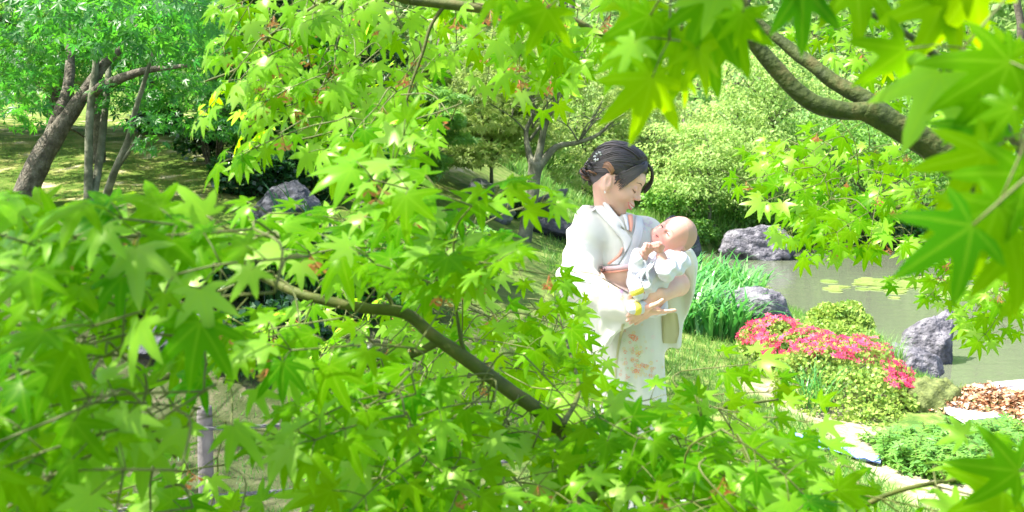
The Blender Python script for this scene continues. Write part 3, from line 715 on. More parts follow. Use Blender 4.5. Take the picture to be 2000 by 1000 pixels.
# -- grass over the banks (one mass)
def grass_mass(n, sel, name='grass', size=(.05, .10), mat=None, seed=1, label=None):
    r_ = np.random.default_rng(seed)
    pts = []
    while sum(len(p) for p in pts) < n:
        x = r_.uniform(-6, 10, 40000); y = r_.uniform(3.2, 26, 40000)
        kp = sel(x, y) & (r_.random(40000) < np.clip(9/(y*y)*2.2, .05, 1)); pts.append(np.stack([x[kp], y[kp]], 1))
    p = np.concatenate(pts)[:n]; z = H(p[:, 0], p[:, 1]); pos = np.column_stack([p, z-.005])
    m = len(pos); tip = unit(np.column_stack([r_.normal(size=m)*.45, r_.normal(size=m)*.45, np.ones(m)])); nor = unit(r_.normal(size=(m, 3))+1e-3)
    sc = (size[0]+(size[1]-size[0])*r_.random(m))*(.7+.05*p[:, 1])
    o = link(name, scatter_mesh(name, (np.array([(0, -.05, 0), (0, .05, 0), (.55, .035, .03), (1, 0, .16), (.55, -.035, .03)]), np.array([(0, 1, 2), (0, 2, 4), (4, 2, 3)])), pos, frames(tip, nor), sc, mat or M['grass']), None, 'stuff')
    tag(o, label, 'grass'); return o
MOUNDSEL = lambda x, y: (x < -.6) & (y > 6.2) & (y < 16)
def notwalk(x, y): return (seg_d(x, y, walk) > .62) & (seg_d(x, y, strip) > .24) & (H(x, y) > -.47)
HEAP = G(1930, 812)
grass_mass(60000, lambda x, y: notwalk(x, y) & (x > .3) & (y < 19) & (((x-HEAP.x)/1.0)**2+((y-HEAP.y)/.7)**2 > 1), 'grass', (.04, .085), None, 1, 'short bright grass covering the pond bank')
grass_mass(30000, lambda x, y: (x > -.5) & (y > 18.5) & (H(x, y) > -.45), 'grass', (.10, .2), None, 2, 'taller grass along the far bank of the pond')
grass_mass(26000, lambda x, y: notwalk(x, y) & (x < .3) & (y < 7), 'moss_grass', (.02, .045), M['leaf_mid'], 3, 'short mossy grass behind the rope fence')

grass_mass(26000, MOUNDSEL, 'moss_grass', (.012, .03), M['leaf_mid'], 5, 'sparse low moss and grass growing over the mound')
# -- lily pads on the pond
def lilypads():
    r_ = random.Random(4); V = []; F = []
    for i in range(90):
        px, py = r_.gauss(1745, 60), r_.gauss(553, 8)
        if i > 60: px, py = r_.gauss(1900, 60), r_.gauss(566, 7)
        c = W(px, py, -.492+.0004*(i % 9)); rr = r_.uniform(.07, .16); b0 = len(V); V.append(tuple(c)); a0 = r_.uniform(0, 6.28)
        for j in range(11):
            a = a0+.25+j*(6.28-.5)/10; V.append((c.x+rr*math.cos(a), c.y+rr*math.sin(a), c.z+.002))
            if j: F.append((b0, b0+j, b0+j+1))
    o = link('lily_pads', mesh_np('lily_pads', V, np.array(F), [M['leaf_olive']], False, {'rnd': np.repeat(np.random.default_rng(1).random(90), 12)}), None, 'stuff')
    tag(o, 'pale green lily pads floating near the middle of the pond', 'lily pads')
lilypads()

# -- far wooded slope (one mass)
bl = []
r_ = np.random.default_rng(8)
for i in range(210):
    x = r_.uniform(-32, 34); y = r_.uniform(26, 62); h = 3+5*r_.random(); z = Hs(x, y); s = r_.uniform(1.4, 2.8)
    bl.append((x, y, z+h*.5, s, s, h*.42))
    if i % 2: bl.append((x+r_.normal(), y, z+h*.85, s*.7, s*.7, h*.3))
for i in range(46):
    x = r_.uniform(-16, 16); y = r_.uniform(21, 27); z = Hs(x, y); s = r_.uniform(.8, 1.5); bl.append((x, y, z+s*.8, s, s, s*.9))
o = link('wooded_slope', crown_mesh('wooded_slope', bl, 210000, .24, M['leaf_forest'], DIA, .3, .5), None, 'stuff')
tag(o, 'mass of mixed green trees covering the slope behind the pond', 'woods')
mb = MB()
for i in range(60):
    x = r_.uniform(-26, 28); y = r_.uniform(22, 50); z = Hs(x, y); mb.tube([(x, y, z-.2), (x+r_.normal()*.4, y, z+3), (x+r_.normal()*.8, y, z+6.5)], [.14, .1, .05], 6, 6, .2)
o = link('wood_trunks', mb.mesh('wood_trunks', [M['bark']]), None, 'stuff'); tag(o, 'far tree trunks standing among the slope woods', 'woods')

# ================================================================ FIGURES
class SDF:
    """smooth-union field on a grid, meshed with surface nets"""
    def __init__(s, lo, hi, h):
        s.lo = np.array(lo, float); s.h = h; s.n = np.ceil((np.array(hi)-s.lo)/h).astype(int)+1
        s.F = np.full(s.n, .5, np.float32)
    def _sl(s, c, r):
        a = np.clip(np.floor((np.array(c)-r-s.lo)/s.h).astype(int), 0, s.n); b = np.clip(np.ceil((np.array(c)+r-s.lo)/s.h).astype(int)+1, 0, s.n)
        return tuple(slice(i, j) for i, j in zip(a, b))
    def _grid(s, sl):
        g = [s.lo[i]+s.h*np.arange(sl[i].start, sl[i].stop) for i in range(3)]
        return np.meshgrid(*g, indexing='ij')
    def put(s, f, c, r, k, sub=False):
        sl = s._sl(c, r+3*k+.01)
        if any(q.stop <= q.start for q in sl): return
        X, Y, Z = s._grid(sl); d = f(np.stack([X, Y, Z], -1)); a = s.F[sl]
        s.F[sl] = -smin(-a, d, k) if sub else smin(a, d, k)
    def ell(s, c, r, k=.01, Rm=None, sub=False):
        c = np.array(c, float); r = np.array(r, float); Rm = np.eye(3) if Rm is None else np.array(Rm)
        def f(p):
            q = (p-c)@Rm; k0 = np.linalg.norm(q/r, axis=-1); k1 = np.linalg.norm(q/(r*r), axis=-1)+1e-9
            return k0*(k0-1)/k1
        s.put(f, c, r.max(), k, sub)
    def cone(s, a, b, ra, rb, k=.01, sub=False):
        a = np.array(a, float); b = np.array(b, float); ab = b-a; L = ab@ab+1e-12
        def f(p):
            t = np.clip(((p-a)@ab)/L, 0, 1); return np.linalg.norm(p-a-t[..., None]*ab, axis=-1)-(ra+(rb-ra)*t)
        s.put(f, (a+b)/2, np.linalg.norm(ab)/2+max(ra, rb), k, sub)
    def chain(s, pts, rad, k=.01):
        for i in range(len(pts)-1): s.cone(pts[i], pts[i+1], rad[i], rad[i+1], k)
    def panel(s, poly, U, Vv, o, th0, rnd=.006, k=.01, wave=None):
        """extruded polygon: 2-D poly in frame (o, U, Vv); half thickness th0"""
        U = np.array(U, float); Vv = np.array(Vv, float); Nn = np.cross(U, Vv); o = np.array(o, float); poly = np.array(poly, float)
        c2 = poly.mean(0); c = o+U*c2[0]+Vv*c2[1]; r = np.linalg.norm(poly-c2, axis=1).max()+th0
        def f(p):
            q = p-o; x = q@U; y = q@Vv; z = q@Nn
            if wave is not None: z = z+wave(x, y)
            d = np.full(x.shape, 1e9); sg = np.ones(x.shape)
            for i in range(len(poly)):
                a = poly[i]; b = poly[i-1]; e = b-a; wx, wy = x-a[0], y-a[1]
                t = np.clip((wx*e[0]+wy*e[1])/(e@e), 0, 1); d = np.minimum(d, (wx-e[0]*t)**2+(wy-e[1]*t)**2)
                c1 = y >= a[1]; c2_ = y < b[1]; c3 = e[0]*wy > e[1]*wx
                sg = np.where((c1 & c2_ & c3) | (~c1 & ~c2_ & ~c3), -sg, sg)
            d2 = sg*np.sqrt(d); wz = np.abs(z)-th0
            return np.minimum(np.maximum(d2, wz), 0)+np.hypot(np.maximum(d2, 0), np.maximum(wz, 0))-rnd
        s.put(f, c, r+.02, k)
    def warp(s, g):
        X, Y, Z = s._grid(tuple(slice(0, n) for n in s.n)); s.F += g(X, Y, Z).astype(np.float32)
    def mesh(s, name, mats, iters=1):
        F = s.F; n = F.shape; ins = F < 0
        c = [ins[i:n[0]-1+i, j:n[1]-1+j, k:n[2]-1+k] for i in (0, 1) for j in (0, 1) for k in (0, 1)]
        cnt = sum(a.astype(np.int8) for a in c); act = (cnt > 0) & (cnt < 8); idx = -np.ones(act.shape, np.int64); ids = np.argwhere(act); idx[act] = np.arange(len(ids))
        acc = np.zeros((len(ids), 3)); w_ = np.zeros(len(ids)); I = ids
        cor = [(i, j, k) for i in (0, 1) for j in (0, 1) for k in (0, 1)]
        for a in cor:
            for ax in range(3):
                if a[ax]: continue
                b = list(a); b[ax] = 1
                fa = F[I[:, 0]+a[0], I[:, 1]+a[1], I[:, 2]+a[2]]; fb = F[I[:, 0]+b[0], I[:, 1]+b[1], I[:, 2]+b[2]]
                cr = (fa < 0) != (fb < 0); t = np.where(cr, fa/(np.where(cr, fa-fb, 1)), 0)
                p = np.tile(np.array(a, float), (len(I), 1)); p[:, ax] = t
                acc[cr] += p[cr]; w_[cr] += 1
        V = (I+acc/w_[:, None])*s.h+s.lo; faces = []
        for ax in range(3):
            o1, o2 = [(1, 2), (2, 0), (0, 1)][ax]
            sl0 = [slice(0, None)]*3; sl1 = [slice(0, None)]*3; sl0[ax] = slice(0, -1); sl1[ax] = slice(1, None)
            ch = ins[tuple(sl0)] != ins[tuple(sl1)]; e = np.argwhere(ch); e = e[(e[:, o1] > 0) & (e[:, o2] > 0) & (e[:, o1] < n[o1]-1) & (e[:, o2] < n[o2]-1)]
            q = []
            for d1, d2 in ((-1, -1), (0, -1), (0, 0), (-1, 0)):
                f = e.copy(); f[:, o1] += d1; f[:, o2] += d2; q.append(idx[f[:, 0], f[:, 1], f[:, 2]])
            q = np.stack(q, 1); flip = ~ins[e[:, 0], e[:, 1], e[:, 2]]; q[flip] = q[flip][:, ::-1]; faces.append(q)
        Fq = np.concatenate(faces); Fq = Fq[(Fq >= 0).all(1)]
        for _ in range(iters):                                  # light smoothing
            A = np.zeros_like(V); cn = np.zeros(len(V))
            for a in range(4):
                b = Fq[:, (a+1) % 4]; np.add.at(A, Fq[:, a], V[b]); np.add.at(A, b, V[Fq[:, a]]); np.add.at(cn, Fq[:, a], 1); np.add.at(cn, b, 1)
            V = V*.5+.5*A/np.maximum(cn, 1)[:, None]
        return mesh_np(name, V, Fq, mats, True)
def smin(a, b, k):
    h = np.maximum(k-np.abs(a-b), 0)/k; return np.minimum(a, b)-h*h*k*.25
def npv(v): return np.array(tuple(v))

# ---------------------------------------------------------------- cloth and hair materials
def clothmat(name, c, trans=.25, rough=.75, weave=900, fold=0):
    m, t, b, out = newmat(name); L = t.links.new
    b.inputs['Roughness'].default_value = rough; b.inputs['Specular IOR Level'].default_value = .25; b.inputs['Sheen Weight'].default_value = .15
    tc = N(t, 'ShaderNodeTexCoord'); nz_ = N(t, 'ShaderNodeTexNoise'); nz_.inputs['Scale'].default_value = 14; L(tc.outputs['Object'], nz_.inputs['Vector'])
    L(ramp(t, nz_.outputs[0], [(.3, tuple(x*.95 for x in c)), (.7, c)]), b.inputs['Base Color'])
    n2 = N(t, 'ShaderNodeTexNoise'); n2.inputs['Scale'].default_value = 22; n2.inputs['Detail'].default_value = 3; L(tc.outputs['Object'], n2.inputs['Vector'])
    bp = N(t, 'ShaderNodeBump'); bp.inputs['Strength'].default_value = .30; bp.inputs['Distance'].default_value = .006; L(n2.outputs[0], bp.inputs['Height']); L(bp.outputs[0], b.inputs['Normal'])
    if trans:
        tr = N(t, 'ShaderNodeBsdfTranslucent'); tr.inputs[0].default_value = c4(c); ms = N(t, 'ShaderNodeMixShader'); ms.inputs[0].default_value = trans
        L(b.outputs[0], ms.inputs[1]); L(tr.outputs[0], ms.inputs[2]); L(ms.outputs[0], out.inputs[0])
    return m
def skinmat(name, c, blush):
    m, t, b, out = newmat(name); L = t.links.new; tc = N(t, 'ShaderNodeTexCoord'); n_ = N(t, 'ShaderNodeTexNoise'); n_.inputs['Scale'].default_value = 16; n_.inputs['Detail'].default_value = 4
    L(tc.outputs['Object'], n_.inputs['Vector']); L(ramp(t, n_.outputs[0], [(.35, c), (.7, blush)]), b.inputs['Base Color']); b.inputs['Roughness'].default_value = .48; b.inputs['Specular IOR Level'].default_value = .35
    b.inputs['Subsurface Weight'].default_value = .2; b.inputs['Subsurface Scale'].default_value = .012; b.inputs['Subsurface Radius'].default_value = (1, .4, .2)
    n2 = N(t, 'ShaderNodeTexNoise'); n2.inputs['Scale'].default_value = 300; L(tc.outputs['Object'], n2.inputs['Vector']); bp = N(t, 'ShaderNodeBump'); bp.inputs['Strength'].default_value = .15; bp.inputs['Distance'].default_value = .001; L(n2.outputs[0], bp.inputs['Height']); L(bp.outputs[0], b.inputs['Normal'])
    return m
M['skin'] = skinmat('skin', (.68, .44, .33), (.68, .38, .30)); M['skin_baby'] = skinmat('baby_skin', (.56, .32, .26), (.56, .25, .22))
M['kimono'] = clothmat('kimono_cream', (.68, .68, .60), .12)
M['kimono_y'] = clothmat('kimono_edge_and_light', (.62, .59, .36), .3)  # skirt edge yellow, also the light painted onto the left sleeve
M['white'] = clothmat('white_cloth', (.70, .72, .78), .2)
M['obi'] = clothmat('obi_cloth', (.80, .60, .46), 0)
M['coral'] = clothmat('coral_cord', (.80, .38, .27), 0)
M['pink'] = clothmat('pale_pink_cloth', (.82, .62, .62), .1)
M['yellow'] = clothmat('yellow_knit', (.80, .66, .08), .1)
M['collar'] = clothmat('collar_white', (.74, .74, .72), .1)
M['pflower'] = plain('lilac_print', (.62, .40, .62), .8); M['oflower'] = plain('orange_print', (.80, .25, .12), .8); M['yflower'] = plain('ochre_print', (.75, .58, .22), .8)
M['gflower'] = plain('green_print', (.50, .62, .38), .8)
mh, t, b, out = newmat('dark_hair'); b.inputs['Roughness'].default_value = .33; b.inputs['Specular IOR Level'].default_value = .8
L = t.links.new; at = N(t, 'ShaderNodeAttribute', attribute_name='rnd')
L(ramp(t, at.outputs['Fac'], [(0, (.010, .007, .007)), (.8, (.028, .016, .012)), (.9, (.16, .07, .03)), (1, (.34, .16, .07))]), b.inputs['Base Color'])
M['hair'] = mh
M['hair_baby'] = plain('baby_down', (.43, .27, .21), .75)

# ---------------------------------------------------------------- frames for the two heads
def basis(f, up):
    f = Vector(f).normalized(); up = Vector(up); l = up.cross(f).normalized(); u = f.cross(l).normalized()
    return np.array([tuple(f), tuple(l), tuple(u)]).T       # local (fwd,left,up) -> world
def loc(B, c): return lambda *p: npv(c)+B@np.array(p, float)

# ---------------------------------------------------------------- WOMAN
wc = P(1207, 347, 3.50); pit = R(28); yw = R(21)
WB = basis((math.cos(pit)*math.cos(yw), -math.cos(pit)*math.sin(yw), -math.sin(pit)), (math.sin(pit)*.9, .02, 1))
h_ = loc(WB, wc)
wroot = empty('person', onground(P(1225, 500, 3.56).x, 3.56), 'woman in a cream kimono smiling down at the baby she holds', 'person')
f = SDF(npv(P(1080, 790, 3.5))*[1, 0, 1]+[0, 3.05, 0], npv(P(1375, 265, 3.5))*[1, 0, 1]+[0, 3.85, 0], .0030)
# head
f.ell(h_(-.016, 0, .024), (.090, .072, .080), .01, WB)
f.ell(h_(.022, 0, -.018), (.066, .061, .078), .03, WB)
for sgn in (-1, 1):
    f.cone(h_(-.008, sgn*.047, -.050), h_(.058, sgn*.014, -.094), .019, .014, .03)
    f.ell(h_(.056, sgn*.033, -.036), (.027, .024, .024), .018, WB)
f.ell(h_(.070, 0, -.098), (.017, .017, .014), .018, WB)
f.ell(h_(.064, 0, .030), (.026, .050, .026), .02, WB)
f.cone(h_(.080, 0, .008), h_(.0985, 0, -.026), .0060, .0078, .014)
f.ell(h_(.0995, 0, -.029), (.0095, .0095, .0085), .006, WB)
for sgn in (-1, 1): f.ell(h_(.0905, sgn*.0120, -.032), (.009, .0062, .0060), .006, WB)
f.ell(h_(.084, 0, -.060), (.014, .026, .016), .012, WB)
f.ell(h_(.0935, 0, -.0575), (.0075, .019, .0055), .005, WB)
f.ell(h_(.0915, 0, -.0700), (.0075, .016, .0058), .005, WB)
for sgn in (-1, 1):
    f.ell(h_(.090, sgn*.030, -.006), (.014, .015, .010), .012, WB, sub=True)
    f.ell(h_(.0735, sgn*.030, -.006), (.0135, .0155, .0115), .004, WB)
    E = WB@np.array([[.94, 0, -.34], [0, 1, 0], [.34, 0, .94]])
    f.ell(h_(-.010, sgn*.070, -.030), (.017, .012, .031), .006, E)
    f.ell(h_(-.006, sgn*.082, -.026), (.009, .007, .018), .004, E, sub=True)
    f.ell(h_(-.002, sgn*.070, -.056), (.009, .006, .010), .005, E)
nk0 = h_(-.034, 0, -.050); nk1 = npv(P(1186, 428, 3.54)); f.cone(nk0, nk1, .036, .043, .02)
# shoulders and trunk under the cloth
f.cone(npv(P(1145, 465, 3.50)), npv(P(1262, 468, 3.60)), .035, .035, .03); f.cone(npv(P(1200, 480, 3.57)), npv(P(1212, 640, 3.58)), .07, .09, .03)
f.cone(npv(P(1215, 650, 3.58)), npv(P(1222, 780, 3.58)), .11, .10, .05)
# her left arm (image right), bare from the slipped sleeve
wel = npv(P(1324, 556, 3.46)); wsh = npv(P(1268, 458, 3.60)); wwr = npv(P(1288, 578, 3.27))
f.chain([wsh, wel], [.042, .036], .02); f.chain([wel, wwr], [.038, .025], .02)
def hand(f, wrist, d, palm_n, L_=.17, curl=.5, thumb=1, sc=1.0, spread=.16):
    """palm and five unequal fingers from the wrist along d; palm_n = palm normal"""
    d = npv(Vector(d).normalized()); n_ = npv(palm_n); n_ = n_-d*(n_@d); n_ /= np.linalg.norm(n_); s_ = np.cross(d, n_)*thumb
    pl = .088*sc
    for j, o_ in enumerate((-.024, -.008, .008, .024)):
        f.cone(wrist+s_*o_*.6*sc, wrist+d*pl+s_*o_*sc, .015*sc, .0115*sc, .012)
    for j, (o_, l_, r_) in enumerate(((.0245, .066, .0080), (.0085, .074, .0083), (-.008, .069, .0080), (-.0235, .054, .0070))):
        p = wrist+d*pl*.95+s_*o_*sc; dd = d+s_*(o_/.03)*spread; dd /= np.linalg.norm(dd); ang = 0
        for m_, fr in enumerate((.44, .32, .24)):
            ang += curl*(.25 if m_ == 0 else .5)
            v = dd*math.cos(ang)+n_*math.sin(ang); q = p+v*l_*fr*sc; f.cone(p, q, r_*sc*(1-.08*m_), r_*sc*(1-.08*(m_+1)), .0035); p = q
    p = wrist+d*.022*sc+s_*.026*sc; v = d*.62+s_*.70+n_*.30; v /= np.linalg.norm(v); q = p+v*.036*sc; f.cone(p, q, .0135*sc, .0105*sc, .010)
    v = d*.85+s_*.30+n_*.45; v /= np.linalg.norm(v); r2 = q+v*.030*sc; f.cone(q, r2, .0105*sc, .0085*sc, .004); f.cone(r2, r2+(v+n_*.3)*.018*sc, .0085*sc, .007*sc, .003)
hand(f, wwr, npv(P(1246, 618, 3.235))-wwr, (-.15, .95, .35), curl=.30, thumb=-1, sc=.90, spread=.0)
# her right arm (image left) inside the sleeve, hand passing under the baby with fingers to the right
rsh = npv(P(1140, 460, 3.45)); rel = npv(P(1120, 548, 3.38)); rwr = npv(P(1240, 604, 3.25))
f.chain([rsh, rel], [.045, .040], .02); f.chain([rel, rwr], [.038, .026], .02)
hand(f, rwr, npv(P(1322, 612, 3.27))-rwr, (.05, .25, .95), curl=.22, thumb=1, sc=.86, spread=.0)
def bvh_of(me): return BVHTree.FromPolygons([v.co[:] for v in me.vertices], [tuple(p.vertices) for p in me.polygons])
wbody = f.mesh('body', [M['skin']], 1); link('body', wbody, wroot); wbv = bvh_of(wbody)
def feature(name, bv, pts, rad, mat, parent, n=16, off=.0002, flat=1.0):
    """tube that follows the skin"""
    C, rr = resample(pts, rad, n); Q = []
    for c in C:
        r_ = bv.find_nearest(Vector(c)); Q.append(np.array(r_[0])+np.array(r_[1])*off)
    mb = MB(); mb.tube(Q, list(rr), 8, n, 0, flat); return link(name, mb.mesh(name, [mat]), parent)

def patch_tube(name, pts, rad, mat, parent, seg=8, n=None, flat=1.0, up=None, a=0):
    mb = MB(); mb.tube(pts, rad, seg, n, 0, flat, a, up); return link(name, mb.mesh(name, [mat]), parent)
# closed smiling eyes, brows, lips
for sgn in (-1, 1):
    feature('eyelash', wbv, [h_(.0830, sgn*.0175, -.0130), h_(.0885, sgn*.024, -.0160), h_(.0880, sgn*.031, -.0162), h_(.0800, sgn*.040, -.0130), h_(.0745, sgn*.0465, -.0085)], [.0004, .0010, .0012, .0013, .0005], M['black'], wroot)
    feature('eyebrow', wbv, [h_(.0900, sgn*.015, .0150), h_(.0880, sgn*.028, .0200), h_(.0740, sgn*.043, .0170)], [.0011, .0017, .0006], plain('brow', (.07, .04, .03), .7), wroot)
feature('upper_lip', wbv, [h_(.0790, -.0270, -.0555), h_(.092, -.016, -.0585), h_(.100, 0, -.0600), h_(.092, .016, -.0585), h_(.0790, .0270, -.0555)], [.0007, .0018, .0021, .0018, .0007], M['lip'], wroot, 22)
feature('lower_lip', wbv, [h_(.0790, -.0270, -.0560), h_(.090, -.017, -.0680), h_(.097, 0, -.0730), h_(.090, .017, -.0680), h_(.0790, .0270, -.0560)], [.0007, .0022, .0027, .0022, .0007], M['lip'], wroot, 22)
feature('teeth', wbv, [h_(.085, -.0225, -.0590), h_(.094, -.012, -.0635), h_(.100, 0, -.0655), h_(.094, .012, -.0635), h_(.085, .0225, -.0590)], [.0004, .0019, .0026, .0019, .0004], plain('teeth', (.85, .83, .78), .3), wroot, 22)

# hair: cap, combed locks, braid and loose knot at the nape, side fringe
hp = empty('hair', Vector(h_(0, 0, .05)), None, None); hp.parent = wroot; hp.location = Vector(h_(0, 0, .05))-wroot.location
f = SDF(npv(wc)-.17, npv(wc)+.17, .0025)
f.ell(h_(-.022, 0, .032), (.093, .078, .082), .01, WB)
f.ell(h_(-.072, 0, -.008), (.045, .050, .060), .03, WB)
f.ell(h_(.018, 0, .064), (.062, .058, .044), .03, WB)
# clear the face and the ears
f.ell(h_(.075, 0, -.030), (.075, .085, .085), .012, WB, sub=True)
for sgn in (-1, 1): f.ell(h_(.004, sgn*.085, -.040), (.030, .034, .044), .010, WB, sub=True)
# braided bun: fat twisted strands behind and above the ear
cap = f.mesh('hair_cap', [M['hair']], 2)
cap.attributes.new('rnd', 'FLOAT', 'POINT')
rnd_ = random.Random(5)
co = np.array([v.co[:] for v in cap.vertices])
bvh = BVHTree.FromPolygons([tuple(v) for v in co], [tuple(p.vertices) for p in cap.polygons])
link('cap', cap, hp)
def surf(p, off=.0015):
    r_ = bvh.find_nearest(Vector(p)); return np.array(r_[0])+np.array((Vector(p)-r_[0]).normalized() if (Vector(p)-r_[0]).dot(r_[1]) > 0 else r_[1])*0 + np.array(r_[1])*off
locks = MB()
def lock(pts, rad, off=.002, a=None, n=12, snap=True, flat=.5):
    C, r_ = resample(pts, [1]*len(pts), n)
    Q = [surf(c, off) for c in C] if snap else list(C)
    rr = [rad*max(.08, math.sin(math.pi*(.14+.855*i/(n-1))))**.6 for i in range(n)]
    locks.tube(Q, rr, 6, n, 0, 1.0, rnd_.random()*.6 if a is None else a)
# combed from the parting at the brow back to the nape
for sgn in (-1, 1):
    for i in range(120):
        u = i/119; z0 = .098-.070*u+rnd_.uniform(-.006, .006); x0 = .060-.035*u
        y0 = sgn*(.006+.068*u**.8); w_ = rnd_.uniform(-.007, .007)
        lock([h_(x0, y0*.8, z0+.01), h_(-.01, sgn*(.02+.066*u**.6), z0+.018-.045*u+w_), h_(-.065, sgn*(.012+.055*u**.8), .045-.065*u+w_), h_(-.108, sgn*.012, .01-.05*u)], rnd_.uniform(.0012, .0026), rnd_.uniform(.0004, .0026), None, 14)
for i in range(60):                      # puffed crown locks
    a = rnd_.uniform(-1, 1); lock([h_(.045, a*.05, .090), h_(.0, a*.062+rnd_.uniform(-.012, .012), .112), h_(-.055, a*.055+rnd_.uniform(-.01, .01), .085), h_(-.10, a*.02, .035)], rnd_.uniform(.0018, .0034), rnd_.uniform(.003, .007))
for i in range(34):                      # hair before the ear, swept back over its top
    u = rnd_.random(); lock([h_(.044-.018*u, -.070, .020+.02*u), h_(.026-.008*u, -.074, .004+.018*u), h_(.012-.01*u+rnd_.uniform(-.004, .004), -.072, -.014+.020*u)], rnd_.uniform(.0014, .0024), 0, rnd_.random()*.8, 9, False)
    lock([h_(.030, -.072, .012+.03*u), h_(.0, -.080, .010+.03*u), h_(-.035, -.078, .0+.03*u), h_(-.07, -.055, -.02+.03*u)], rnd_.uniform(.0014, .0026), .002, rnd_.random()*.85, 10)
# twisted, pinned up curls at the back
for (x, y, z, r0, ca) in [(-.100, -.022, .010, .030, .3), (-.108, .000, -.014, .030, .4), (-.102, -.030, -.034, .026, .5), (-.086, -.048, -.004, .026, .3), (-.094, -.020, -.052, .023, .55), (-.112, -.016, -.040, .020, .80), (-.076, -.052, -.030, .018, .5), (-.080, -.044, .034, .024, .3), (-.10, .024, -.01, .026, .4), (-.10, .012, -.046, .02, .8)]:
    for j in range(20):
        ph = rnd_.uniform(0, 6.28); tl = rnd_.gauss(.3, .35); pts = []; ra = r0*rnd_.uniform(.55, .98); sp = rnd_.uniform(-.006, .006)
        for s_ in range(6):
            a = ph+s_*.62; v = np.array([math.cos(a), math.sin(a)*math.cos(tl), math.sin(a)*math.sin(tl)])*ra; pts.append(h_(x+v[0]*.75+sp, y+v[1]*.75+sp, z+v[2]+sp))
        locks.tube(pts, [.0006, .0022, .0028, .0028, .0020, .0006], 5, 14, 0, 1, ca if rnd_.random() < .75 else .93)
for j in range(16):                      # fly-away ends
    p = h_(-.11+rnd_.uniform(-.01, .02), rnd_.uniform(-.05, .02), rnd_.uniform(-.06, .03)); d = WB@np.array([-.6, rnd_.gauss(0, .4), rnd_.gauss(-.2, .5)])*.02
    locks.tube([p, p+d*.6, p+d+np.array([0, 0, -.006])], [.0009, .0007, .0003], 4, 6, 0, 1, .9)
# tawny roll above the ear
for j in range(26):
    o_ = rnd_.uniform(-.012, .010); lock([h_(-.006, -.080, .006+o_), h_(-.020, -.086, .014+o_), h_(-.036, -.082, .020+o_), h_(-.050, -.076, .014+o_)], .0022, rnd_.uniform(.003, .007), rnd_.uniform(.9, 1), 10)
# fringe: near side sweep to the cheek, far side hanging past the brow
for j in range(64):
    u = j/63; e = rnd_.uniform(-.003, .003)
    lock([h_(.056, -.008, .100), h_(.078-.012*u, -.032-.012*u, .080+e), h_(.074-.026*u, -.056-.008*u, .050+e+.012*u), h_(.062-.034*u, -.068-.006*u, .012+e+.018*u), h_(.042-.034*u+e, -.074-.003*u, -.030+.036*u+rnd_.uniform(-.010, .008))], rnd_.uniform(.0011, .0024), 0, None, 14, False)
for j in range(56):
    u = j/55; e = rnd_.uniform(-.004, .004)
    lock([h_(.056, .0, .100), h_(.090-.01*u, .014+.03*u, .080+e), h_(.106-.014*u, .030+.024*u, .055+e), h_(.110-.020*u, .038+.022*u, .025+e), h_(.104-.020*u, .044+.018*u, .000+.01*u+rnd_.uniform(-.010, .008))], rnd_.uniform(.0011, .0024), 0, None, 14, False)
for j in range(9):                       # fine wisps before the ear and at the nape
    lock([h_(.014, -.073, .01), h_(.018, -.073, -.008), h_(.016+rnd_.uniform(-.004, .004), -.070, -.024+rnd_.uniform(-.006, .006))], .0011, .002, .3, 8, False)
    lock([h_(-.080, -.030+j*.006, -.03), h_(-.082, -.03+j*.006, -.055), h_(-.072, -.03+j*.006, -.075)], .0014, .002, .4, 8, False)
link('lock', locks.mesh('lock', [M['hair']]), hp, 'stuff')
# white hair ornament, small earring
mb = MB()
for i in range(9):
    a = i*.7; c = h_(-.086+.007*math.cos(a), -.060-.004*(i % 3), .028+.014*math.sin(a)); mb.tube([c, c+WB@np.array([.001, -.003, .003]), c+WB@np.array([.005*math.cos(a), -.005, .005*math.sin(a)])], [.0015, .0032, .0020], 6, 5)
link('hair_ornament', mb.mesh('hair_ornament', [M['collar']]), wroot)
c = h_(.000, -.077, -.062); mb = MB(); mb.tube([c, c+[0, -.001, -.004], c+[0, 0, -.008]], [.0015, .003, .0015], 8, 6); link('earring', mb.mesh('earring', [M['collar']]), wroot)

# ---- kimono
kh = .0040
f = SDF(np.array([P(1070, 400, 3.5).x, 3.08, -.02]), np.array([P(1385, 400, 3.5).x, 3.90, P(0, 385, 3.5).z]), kh)
def pp(px, py, d): return npv(P(px, py, d))
f.cone(pp(1206, 478, 3.55), pp(1212, 560, 3.56), .118, .122, .03)
f.cone(pp(1212, 560, 3.57), pp(1220, 660, 3.58), .124, .135, .04)
f.cone(pp(1222, 660, 3.58), pp(1232, 800, 3.59), .130, .124, .04)
f.cone(pp(1232, 800, 3.59), pp(1228, 1130, 3.60), .124, .110, .04)
f.cone(pp(1150, 452, 3.50), pp(1180, 446, 3.57), .066, .056, .04); f.cone(pp(1222, 443, 3.62), pp(1264, 455, 3.64), .052, .052, .03); f.cone(pp(1180, 450, 3.57), pp(1222, 450, 3.60), .05, .05, .03)
f.cone(pp(1205, 450, 3.47), pp(1210, 520, 3.45), .045, .06, .05)
